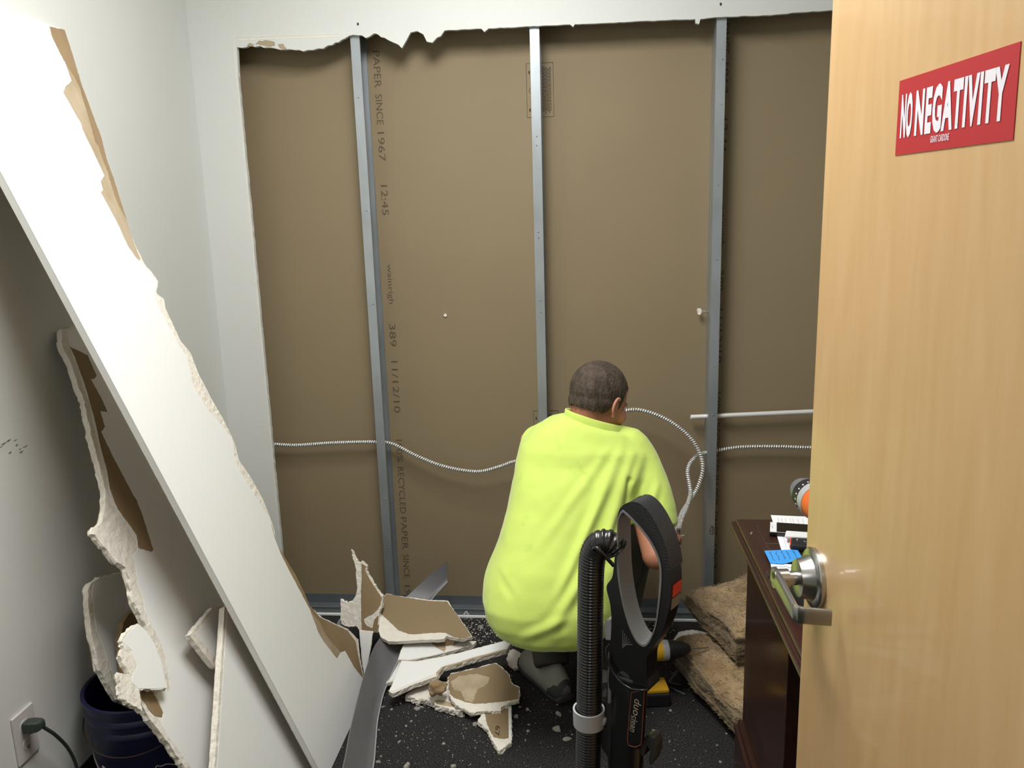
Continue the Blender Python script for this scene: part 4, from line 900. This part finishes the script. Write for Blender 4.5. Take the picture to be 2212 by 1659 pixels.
# spine of the wand, at its left
mb = MB(); sp = [(1316, 1396), (1332, 1396), (1330, 1540), (1336, 1659), (1340, 1800), (1322, 1800), (1312, 1640), (1308, 1525)]
mb.prism([vp(u, v, .004) for u, v in sp], -vb, .03); mb.build('wand_spine', M['blackmat'], tv, bevel=.003)
mb = MB(); mb.prism([vp(u, v, .002) for u, v in ((1313, 1410), (1322, 1410), (1319, 1520), (1312, 1520))], -vb, .004); mb.build('spine_inset', M['vinyl'], tv, bevel=.001)
# printed label with the name, on a slightly curved plate
lab = [(1364, 1496), (1392, 1491), (1386, 1600), (1383, 1610), (1372, 1614), (1358, 1610), (1355, 1598)]
pts = [vp(u, v, -.0035) for u, v in lab]
MB().prism(pts, -vb, .002).build('label_plate', M['black'], tv)
mb = MB(); k = len(pts)
mb.tube(spline(pts+[pts[0]], 1), .0005, 5); mb.build('label_outline', M['copper'], tv)
e = vp(1367, 1600, -.004)-vp(1380, 1500, -.004); L_ = np.linalg.norm(e); e /= L_; up_ = np.cross(-vb, e); up_ = -up_ if up_@va < 0 else up_
o_ = vp(1371, 1508, -.0042)
text_mesh('lettering', 'duo', o_, e, up_, .030, .0125, M['labeltext'], tv, thick=.0)
text_mesh('lettering', 'clean', o_+e*.032, e, up_, .030, .0095, M['labeltext'], tv, thick=.0)
MB().tube([o_+e*.033-up_*.0015, o_+e*.062-up_*.0015], .0003, 4).build('underline', M['labeltext'], tv)
# release button
mb = MB().prism([vp(u, v, .004) for u, v in ((1303, 1352), (1308, 1340), (1318, 1338), (1321, 1348), (1321, 1384), (1308, 1384))], -vb, .022); mb.build('release_button', M['greyl'], tv, bevel=.002)
# strap
MB().tube(spline([vp(1316, 1392, .0), vp(1309, 1404, -.004), vp(1312, 1424, -.006), vp(1322, 1448, -.006), vp(1340, 1472, -.007), vp(1362, 1487, -.007), vp(1385, 1491, -.006), vp(1398, 1490, .0)], 6), .0022, 6).build('strap', M['black'], tv, smooth=True)
# hose
hz = .022
hp = [vp(1331, 1186, .012), vp(1322, 1176, .008), vp(1310, 1171, .004), vp(1295, 1175, -.0), vp(1283, 1192, -.0), vp(1278, 1220, -.0), vp(1276, 1270, 0), vp(1275, 1350, 0), vp(1274, 1450, 0), vp(1272, 1560, 0), vp(1270, 1659, 0), vp(1269, 1800, 0)]
hp.append(hp[-1]+np.array((0, 0, .34-hp[-1][2])))
HP = resample(spline(hp, 12), .0009)
def hr(i, a): 
    x = (i % 6)/6; return 1.0 if x < .45 else .90
MB().tube(HP, .0212, 22, rfun=hr).build('hose', M['black'], tv, smooth=True)
MB().tube(spline([vp(1282, 1186, -.022), vp(1290, 1184, -.024), vp(1304, 1198, -.022), vp(1326, 1222, -.010)], 5), .0032, 8).build('hose_guide', M['black'], tv, smooth=True)
# clamp ring with arm
cc = vp(1272, 1546, 0)
rr = []
for zz, ro in ((-.014, .0255), (.012, .0262)): rr.append(ro)
mb = MB(); seg = 32; pr = [(-.016, .0235), (-.016, .0262), (.014, .0268), (.014, .0235)]
rings = [[cc+h_*Z3+r_*(math.cos(2*PI*k/seg)*rh+math.sin(2*PI*k/seg)*fh) for k in range(seg)] for h_, r_ in pr]; rings.append(rings[0])
mb.loft(rings, cap=False); mb.build('clamp_ring', M['greyl'], tv, auto=True)
MB().tube([cc+rh*.022-fh*.006, vp(1300, 1566, .004)], [.009, .006], 12).build('clamp_arm', M['greyl'], tv, smooth=True)
mb = MB().prism([vp(u, v, .006) for u, v in ((1290, 1572), (1304, 1566), (1316, 1590), (1316, 1640), (1300, 1618), (1290, 1590))], -vb, .016); mb.build('clamp_bracket', M['blackmat'], tv, bevel=.002)
# cord hook at the right
hk = [(1384, 1606), (1392, 1594), (1404, 1590), (1414, 1594), (1418, 1610), (1417, 1632), (1411, 1648), (1404, 1655), (1400, 1640), (1404, 1622), (1398, 1612), (1394, 1622), (1392, 1634), (1384, 1634)]
mb = MB().prism([vp(u, v, .006) for u, v in hk], -vb, .022); mb.build('cord_hook', M['vinyl_d'], tv, bevel=.003)
# lower body below the picture
cbm = np.array([c_bot[0], c_bot[1]])
def at2(a_, b_, z): return np.array([cbm[0], cbm[1], 0])+va*a_+vb*b_+Z3*z
MB().lathe(at2(-.01, .02, .16), Z3, [(0, .06), (.005, .066), (.20, .066), (.24, .04)], 32).build('dust_cup', M['greyp'], tv, auto=True)
MB().lathe(at2(-.03, .02, .13), Z3, [(0, .04), (.03, .05)], 24).build('neck_joint', M['black'], tv, auto=True)
MB().obox(at2(-.02, .02, .07), va, vb, Z3, .075, .14, .069).build('floor_head', M['black'], tv, bevel=.02)

# ------------------------------------------------------------------ crouching person
def R3(ax, a):
    return np.array(Matrix.Rotation(a, 3, ax))
tp_ = thing('person', (.72, -.52, 0), 'person crouching with back turned, in a bright yellow-green T-shirt, working at the opened wall', 'person')
def wpt(u, v, d): return onD(u, v, d)
HS = .94; HC = wpt(1296, 858, 2.47)                         # head centre
RH = R3('Z', math.radians(-46))@R3('X', math.radians(-26))
hl = lambda x, y, z: HC+RH@np.array((x, y, z))*HS
mb = MB()
mb.ell(hl(0, -.012, .018), .077, .096, .086, RH); mb.ell(hl(0, .02, -.02), .066, .07, .085, RH); mb.ell(hl(0, .05, -.07), .045, .045, .042, RH)
mb.ell(hl(0, .098, -.028), .013, .016, .022, RH); mb.ell(hl(0, .106, -.04), .012, .013, .010, RH)      # nose
mb.ell(hl(0, .086, -.068), .024, .010, .012, RH); mb.ell(hl(0, .083, .006), .05, .012, .010, RH)        # lips, brow
mb.ell(hl(0, .085, -.095), .022, .018, .016, RH)
for s in (-1, 1): mb.ell(hl(s*.048, .06, -.04), .022, .025, .026, RH)
NB = wpt(1272, 935, 2.50)
mb.tube([hl(0, -.035, -.03), (hl(0, -.04, -.06)+NB)/2, NB, NB+np.array((-.02, .0, -.07))], [.056, .058, .064, .08], 20)
# chest core under the shirt and both arms: one continuous body
SR = wpt(1372, 985, 2.50); EL = wpt(1417, 1200, 2.35); WR = wpt(1437, 1180, 2.56); HN = WR+np.array((.018, .05, .01))
SL = wpt(1160, 955, 2.52); EL2 = SL+np.array((.02, .14, -.27)); WR2 = np.array((.90, -.20, .52))
PEL = np.array((.69, -.60, .40))
mb.tube([NB, (SR+SL)/2+np.array((0, 0, -.06)), PEL+np.array((.02, .02, .16)), PEL], [.08, .13, .13, .13], 20)
mb.tube([SR+np.array((-.06, 0, 0)), SR, (SR*.4+EL*.6), EL], [.055, .054, .046, .040], 18)
mb.tube([EL, EL*.65+WR*.35, WR], [.041, .041, .028], 16)
mb.tube([SL+np.array((.06, 0, 0)), SL, (SL+EL2)/2, EL2], [.055, .054, .046, .040], 16); mb.tube([EL2, EL2*.6+WR2*.4, WR2], [.040, .040, .027], 16)
mb.ell(EL, .0405, .0405, .0405); mb.ell(EL2, .040, .040, .040)
def hand(W0, d, side, palm_n):
    d = np.array(d, float); d /= np.linalg.norm(d); s_ = np.cross(d, palm_n); s_ /= np.linalg.norm(s_); pn = np.cross(s_, d); 
    rings = []
    for f_, wx, th in ((-.01, .026, .020), (.02, .034, .017), (.05, .041, .015), (.085, .041, .013)):
        c = W0+d*f_; rings.append([c+s_*wx*math.cos(a)+pn*th*math.sin(a) for a in np.linspace(0, 2*PI, 16, endpoint=False)])
    mb.loft(rings)
    for i, (o_, L_) in enumerate(((-.030, .068), (-.010, .078), (.011, .073), (.031, .056))):
        p = W0+d*.08+s_*o_; pts = [p]; dd = d.copy(); 
        for seg_, bend in ((.45, .55), (.32, .75), (.23, .6)):
            c_, s2_ = math.cos(bend), math.sin(bend); dd = dd*c_-pn*s2_*1.0; dd /= np.linalg.norm(dd); p = p+dd*L_*seg_; pts.append(p)
        mb.tube(pts, [.0095, .0088, .008, .0068], 10); mb.ell(pts[-1], .0068, .0068, .0068)
    p = W0+d*.025+s_*side*.034; q1 = p+(d*.6+s_*side*.6-pn*.4)*.03; q2 = q1+(d*.9-pn*.5)*.028
    mb.tube([p-s_*side*.012, p, q1, q2], [.013, .012, .0105, .008], 10); mb.ell(q2, .008, .008, .008)
hand(WR, (.25, 1, .05), -1, (0, 0, 1.)); hand(WR2, (.6, .8, .1), 1, (0, 0, 1.))
# legs and hips are part of the same body, under the trousers
HR, HL = PEL+np.array((.10, .02, .0)), PEL+np.array((-.10, .02, .0))
KR, KL = np.array((.95, -.26, .46)), np.array((.60, -.22, .44))
FR, FL = np.array((.84, -.52, .11)), np.array((.668, -.50, .11))
mb.tube([HR, KR, FR], [.085, .058, .042], 14); mb.tube([HL, KL, FL], [.085, .058, .042], 14)
body = mb.build('body', M['skin'], tp_); voxel(body, .005, 4)
# ear
for s in (1, -1):
    e_ = MB(); pts = []
    for k in range(13):
        a = -1.9+3.9*k/12
        pts.append(hl(s*(.079+.004), -.004-.017*math.cos(a)*-1*-1, -.018+.031*math.sin(a)))
    pts = [hl(s*(.080+.006*math.sin((a+1.9)/3.9*PI)), .0-.017*math.cos(a), -.018+.026*math.sin(a)) for a in np.linspace(-2.0, 2.1, 14)]
    e_.tube(spline(pts, 3), .0048, 8); e_.ell(hl(s*.078, -.002, -.02), .005, .014, .022, RH); e_.ell(hl(s*.080, .002, -.046), .005, .008, .010, RH)
    voxel(e_.build('ear', M['skin'], tp_), .002, 3)
for s in (1, -1):
    MB().ell(hl(s*.03, .082, -.012), .012, .012, .012, RH, 14, 10).build('eye', M['white'], tp_, smooth=True)
# hair: short cap following the skull, hairline down to the nape
o = MB().ell(hl(0, -.012, .018), .0795, .099, .0890, RH, 90, 70)
hv, hf = np.array(o.v), o.f
mb = MB()
mb.ell(hl(0, -.014, .019), .0790, .0985, .0895, RH, 64, 48); mb.ell(hl(0, -.040, -.028), .0655, .062, .052, RH, 40, 30); mb.ell(hl(0, -.02, -.015), .0765, .075, .05, RH, 40, 30)
hair = mb.build('hair', M['hair'], tp_); voxel(hair, .003, 3)
me = hair.data; bm = bmesh.new(); bm.from_mesh(me); base_h = WL['hair']
iR = RH.T
def hairline(p):
    x, y, z = iR@(np.array(p)+base_h-HC)/HS
    # remove the face front and what is below the hairline
    if y > .028: return z > .042+max(0, (y-.06))*.9 and True
    if y > -.018: return z > -.012 or (y > .012 and z > -.05+.9*(y-.012) and y < .028)
    return z > -.058+.25*max(0, y+.05)+(.010*noise.noise(Vector((x*80, y*80, 2))))
kill = [v for v in bm.verts if not hairline(v.co[:])]
bmesh.ops.delete(bm, geom=kill, context='VERTS')
for v in bm.verts: v.co += v.normal*(noise.noise(v.co*160)*.0012)
bm.to_mesh(me); bm.free()
for p in me.polygons: p.use_smooth = True
# thinner crown
# shirt: lofted torso + sleeves, remeshed into one cloth surface with folds
rows = [(912, 1226, 1340, 2.465, .060, .33), (914, 1212, 1348, 2.47, .072, .31), (918, 1187, 1364, 2.475, .092, .22), (940, 1146, 1392, 2.48, .112, .13), (962, 1122, 1403, 2.475, .126, .04), (990, 1113, 1406, 2.47, .132, 0), (1020, 1109, 1400, 2.455, .138, 0), (1060, 1101, 1376, 2.44, .143, 0), (1110, 1091, 1362, 2.42, .148, 0), (1160, 1079, 1358, 2.40, .152, 0), (1200, 1062, 1356, 2.385, .156, 0), (1245, 1047, 1350, 2.375, .160, 0), (1290, 1041, 1340, 2.365, .160, 0), (1325, 1049, 1332, 2.36, .150, 0), (1350, 1066, 1322, 2.36, .138, 0), (1367, 1092, 1305, 2.362, .122, 0)]
mb = MB(); rings = []
hf_ = np.array([CF[0], CF[1], 0]); hf_ /= np.linalg.norm(hf_); hr_ = np.array([hf_[1], -hf_[0], 0])
for v, ul, ur, d, ty, tlt in rows:
    c = wpt((ul+ur)/2, v, d); hw = (ur-ul)/2*d/FPX; k = 44; ring = []
    tl = .30 if v > 900 else .35
    for i in range(k):
        a = 2*PI*i/k; ca, sa = math.cos(a), math.sin(a)
        x = math.copysign(abs(ca)**.85, ca)*hw; y = math.copysign(abs(sa)**.85, sa)*ty
        ring.append(c+hr_*x+hf_*y+Z3*(y*-.05-x*tlt))
    rings.append(ring)
mb.loft(rings)
SRs = wpt(1352, 968, 2.47); hemc = wpt(1437, 1133, 2.40)
def sleeve(P, Rr):
    mb.tube(spline(P, 4), list(np.interp(np.linspace(0, 1, (len(P)-1)*4+1), np.linspace(0, 1, len(Rr)), Rr)), 24)
sleeve([SRs+np.array((-.03, .0, -.01)), SRs, wpt(1380, 1010, 2.46), wpt(1400, 1070, 2.43), wpt(1413, 1115, 2.41), wpt(1419, 1143, 2.40)], [.060, .068, .071, .070, .068, .064])
SLs = wpt(1172, 960, 2.50)
sleeve([SLs+np.array((.03, 0, 0)), SLs, SLs*.5+(EL2+SLs)*.25+np.array((0, .02, 0)), SLs*.25+EL2*.75], [.062, .070, .070, .066])
shirt = mb.build('t_shirt', M['shirt'], tp_); voxel(shirt, .006, 6)
me = shirt.data; bS = WL['t_shirt']
folds = [((1345, 965, 2.36), (1180, 1330, 2.24), .014, .007), ((1368, 985, 2.36), (1255, 1330, 2.22), .012, .009), ((1325, 960, 2.36), (1150, 1200, 2.26), .012, .004), ((1392, 990, 2.36), (1330, 1150, 2.26), .012, .010),
         ((1150, 930, 2.38), (1130, 1100, 2.29), .012, -.004), ((1060, 1225, 2.25), (1110, 1300, 2.22), .010, -.005), ((1290, 1200, 2.24), (1180, 1370, 2.22), .013, .008), ((1230, 1330, 2.22), (1120, 1380, 2.24), .012, .005),
         ((1215, 912, 2.40), (1200, 980, 2.34), .010, -.003), ((1310, 1060, 2.3), (1200, 1300, 2.22), .010, .006), ((1420, 1040, 2.38), (1400, 1110, 2.36), .010, .005)]
FS = [(np.array(wpt(*a)), np.array(wpt(*b_)), w_, h_) for a, b_, w_, h_ in folds]
nrm = [v.normal.copy() for v in me.vertices]
arm_a, arm_b = wpt(1362, 1040, 2.33), wpt(1350, 1140, 2.30)
for v, n_ in zip(me.vertices, nrm):
    p = np.array(v.co)+bS; disp = 0.
    for a, b_, w_, h_ in FS:
        ab = b_-a; t_ = np.clip((p-a)@ab/(ab@ab), 0, 1); q = p-(a+ab*t_); q = q-(q@CF)*CF; dd = np.linalg.norm(q)
        front = max(0., -float(np.array(n_)@CF)); disp += h_*math.exp(-(dd/w_)**2)*math.sin(PI*min(1, .12+.88*t_))*front-h_*.5*math.exp(-((dd-w_*1.8)/w_)**2)*front*math.sin(PI*t_)
    ab = arm_b-arm_a; t_ = np.clip((p-arm_a)@ab/(ab@ab), 0, 1); q = p-(arm_a+ab*t_); q -= (q@CF)*CF; disp -= .016*math.exp(-(np.linalg.norm(q)/.008)**2)*max(0., -float(np.array(n_)@CF))
    disp += noise.noise(Vector(p*9))*.004+noise.noise(Vector(p*28))*.0012
    v.co += n_*disp
me.update()
# collar band, hem and sleeve hem
mb = MB(); cc_ = wpt(1283, 909, 2.465); hw = 57*2.465/FPX; ty = .060; rings = []
for g, dz in ((1.13, -.016), (1.12, -.004), (1.09, .010), (1.06, .013), (1.02, .010), (1.0, -.012)):
    rings.append([cc_+hr_*math.cos(a)*hw*g+hf_*math.sin(a)*ty*g+Z3*(dz-math.cos(a)*hw*g*.33-math.sin(a)*ty*.1) for a in np.linspace(0, 2*PI, 40, endpoint=False)])
mb.loft(rings, cap=False); mb.build('collar', M['shirt'], tp_, smooth=True)
# trousers and shoes
mb = MB(); mb.ell(PEL+np.array((.01, .02, -.045)), .165, .155, .13); mb.tube([PEL+np.array((.0, .0, .04)), PEL+np.array((.01, .01, .15))], [.135, .12], 20)
mb.tube([HR, HR*.5+KR*.5+np.array((0, 0, -.01)), KR, KR*.5+FR*.5, FR+np.array((0, 0, -.015))], [.105, .095, .078, .068, .058], 20)
mb.tube([HL, HL*.5+KL*.5+np.array((0, 0, -.01)), KL, KL*.5+FL*.5, FL+np.array((0, 0, -.015))], [.105, .095, .078, .068, .058], 20)
tr_ = mb.build('trousers', M['pants'], tp_); voxel(tr_, .007, 3)
def shoe(F0, dirv, label):
    dv = np.array((*dirv, 0), float); dv /= np.linalg.norm(dv); sv = np.cross(dv, Z3); B = np.array((F0[0], F0[1], 0))
    q = lambda a, b_, c: B+dv*a+sv*b_+Z3*c
    rt = thing('shoe', B, label, 'shoe') if False else None
    mb = MB(); rings = []
    for a, wd, hz in ((-.075, .018, .050), (-.065, .030, .075), (-.03, .036, .098), (.01, .037, .090), (.06, .040, .068), (.12, .046, .052), (.165, .042, .045), (.19, .026, .036)):
        rings.append([q(a, wd*math.cos(t_), .022+hz*max(0, math.sin(t_)) if math.sin(t_) > 0 else .022+.008*math.sin(t_)) for t_ in np.linspace(0, 2*PI, 20, endpoint=False)])
    mb.loft(rings); up = mb.build('shoe', M['shoe_grey'], tp_, smooth=True)
    mb = MB(); rings = []
    for a, wd, lift in ((-.085, .016, .012), (-.078, .033, .004), (-.03, .039, .0), (.05, .041, .0), (.12, .050, .0), (.17, .045, .004), (.198, .026, .014)):
        rings.append([q(a, wd*math.copysign(abs(math.cos(t_))**.6, math.cos(t_)), lift+.016+.014*math.copysign(abs(math.sin(t_))**.6, math.sin(t_))-.0) for t_ in np.linspace(0, 2*PI, 20, endpoint=False)])
    mb.loft(rings); s2_ = mb.build('sole', M['shoe_dark'], up, smooth=True)
    mb = MB(); rings = []
    for a, wd, hz in ((-.080, .020, .045), (-.070, .033, .060), (-.045, .038, .058), (-.02, .039, .035)):
        rings.append([q(a, wd*math.cos(t_), .024+hz*max(0, math.sin(t_))) for t_ in np.linspace(0, PI, 14)])
    mb.loft(rings, cap=False); mb.build('heel_counter', M['shoe_dark'], up, smooth=True)
    return up, q
u1, q1 = shoe((.672, -.50), (-.55, .85), 'x'); u2, q2 = shoe((.85, -.50), (.12, .99), 'x')
# laces tab and tag
o_ = q1(.0, .0415, .040); 
text_mesh('heel_lettering', 'extom', q1(-.02, .0405, .030), -(q1(-1, 0, 0)-q1(0, 0, 0)), Z3, .035, .009, M['stwhite'], u1, thick=.001)
# ------------------------------------------------------------------ crumbs on the carpet
def crumb_mesh(seed, sx, sy, sz):
    rn = random.Random(seed); n = 7; top = []; bot = []
    for k in range(n):
        a = 2*PI*k/n; r = rn.uniform(.6, 1.1); bot.append((sx*r*math.cos(a), sy*r*math.sin(a), 0)); r *= rn.uniform(.6, .9); top.append((sx*r*math.cos(a), sy*r*math.sin(a), sz*rn.uniform(.6, 1.1)))
    v = bot+top; f = [tuple(range(n))[::-1], tuple(range(n, 2*n))]+[(i, (i+1) % n, (i+1) % n+n, i+n) for i in range(n)]
    me = bpy.data.meshes.new('gypsum_crumb'); me.from_pydata(v, [], f); me.materials.append(M['gyp']); return me
cm = [crumb_mesh(k, 1, rnd_, .45) for k, rnd_ in enumerate((.6, .8, .5, 1., .7, .4))]
spots = [(c4(q)[0], s) for q, s in [((1450, 652), .016), ((1420, 632), .006), ((1480, 720), .010), ((1500, 700), .009), ((1440, 745), .008), ((1540, 690), .007), ((957, 1325), .008), ((921, 1358), .007), ((870, 1472), .009), ((1188, 1486), .009), ((740, 1576), .006), ((720, 1618), .013), ((925, 1650), .022), ((1255, 1648), .013), ((705, 1435), .010), ((848, 1430), .006), ((815, 1240), .009), ((755, 1222), .011), ((880, 1198), .008), ((1412, 1345), .014), ((1350, 1376), .006), ((1710, 1292), .014), ((1790, 1240), .012), ((1775, 1462), .008), ((1800, 1350), .007), ((1795, 1395), .010), ((2070, 1455), .020), ((2000, 1382), .022), ((2110, 1420), .006), ((2010, 1275), .022), ((2005, 1205), .008), ((1735, 1222), .009), ((930, 1165), .012), ((1000, 1235), .016), ((1055, 1205), .012), ((1030, 1225), .014), ((690, 1320), .006), ((725, 1385), .006), ((1520, 1200), .006), ((1865, 880), .006), ((1900, 850), .007), ((1225, 1535), .005), ((990, 1285), .006), ((1600, 700), .006), ((1430, 600), .006)]]
spots += [((u, v), s) for u, v, s in [(1444, 1407, .007), (1434, 1410, .008), (1446, 1602, .008), (1455, 1584, .0), (1412, 1578, .008), (1448, 1535, .009), (1549, 1610, .006), (1569, 1585, .005), (1556, 1646, .008), (1514, 1650, .004), (1456, 1621, .004), (1422, 1405, .005), (1410, 1540, .005), (1396, 1548, .004), (1507, 1534, .003), (1478, 1578, .004), (1430, 1520, .003), (1500, 1610, .002)]]
k = 0
for (u, v), s in spots:
    if s <= 0: continue
    o = bpy.data.objects.new('gypsum_crumb', cm[k % 6]); COL.objects.link(o); o.location = onZ(u, v, .0005); o.scale = (s*.75,)*3; o.rotation_euler = (0, 0, k*1.7)
    setp(o, 'small white gypsum crumb lying loose on the dark carpet', 'gypsum crumb', 'white gypsum crumbs scattered on the carpet'); k += 1
# uncountable dust
mb = MB(); rn = random.Random(21)
def fleck(x, y, s):
    a = rn.uniform(0, 6.28); v = []
    for j in range(4): v.append((x+s*math.cos(a+j*1.57)*rn.uniform(.5, 1.1), y+s*math.sin(a+j*1.57)*rn.uniform(.5, 1.1), .0015))
    v.append((x, y, .0015+s*.5)); mb.add(v, [(0, 1, 4), (1, 2, 4), (2, 3, 4), (3, 0, 4), (3, 2, 1, 0)])
for _ in range(900):
    fleck(rn.uniform(.02, 1.15), rn.uniform(-1.2, -.03), rn.choice((.0009, .0011, .0013, .0018)))
for _ in range(700):
    fleck(rn.uniform(.2, 1.1), -.02-abs(rn.gauss(0, .07)), rn.choice((.0012, .0016, .002, .003)))
for _ in range(350):
    fleck(rn.gauss(.42, .12), rn.gauss(-.14, .08), rn.choice((.002, .003, .004)))
for _ in range(400):
    fleck(rn.gauss(.35, .25), rn.gauss(-.65, .2), rn.choice((.0012, .0016, .0022)))
mb.build('gypsum_dust', M['gyp'], kind='stuff', label='fine white gypsum dust speckling the dark carpet', cat='dust')
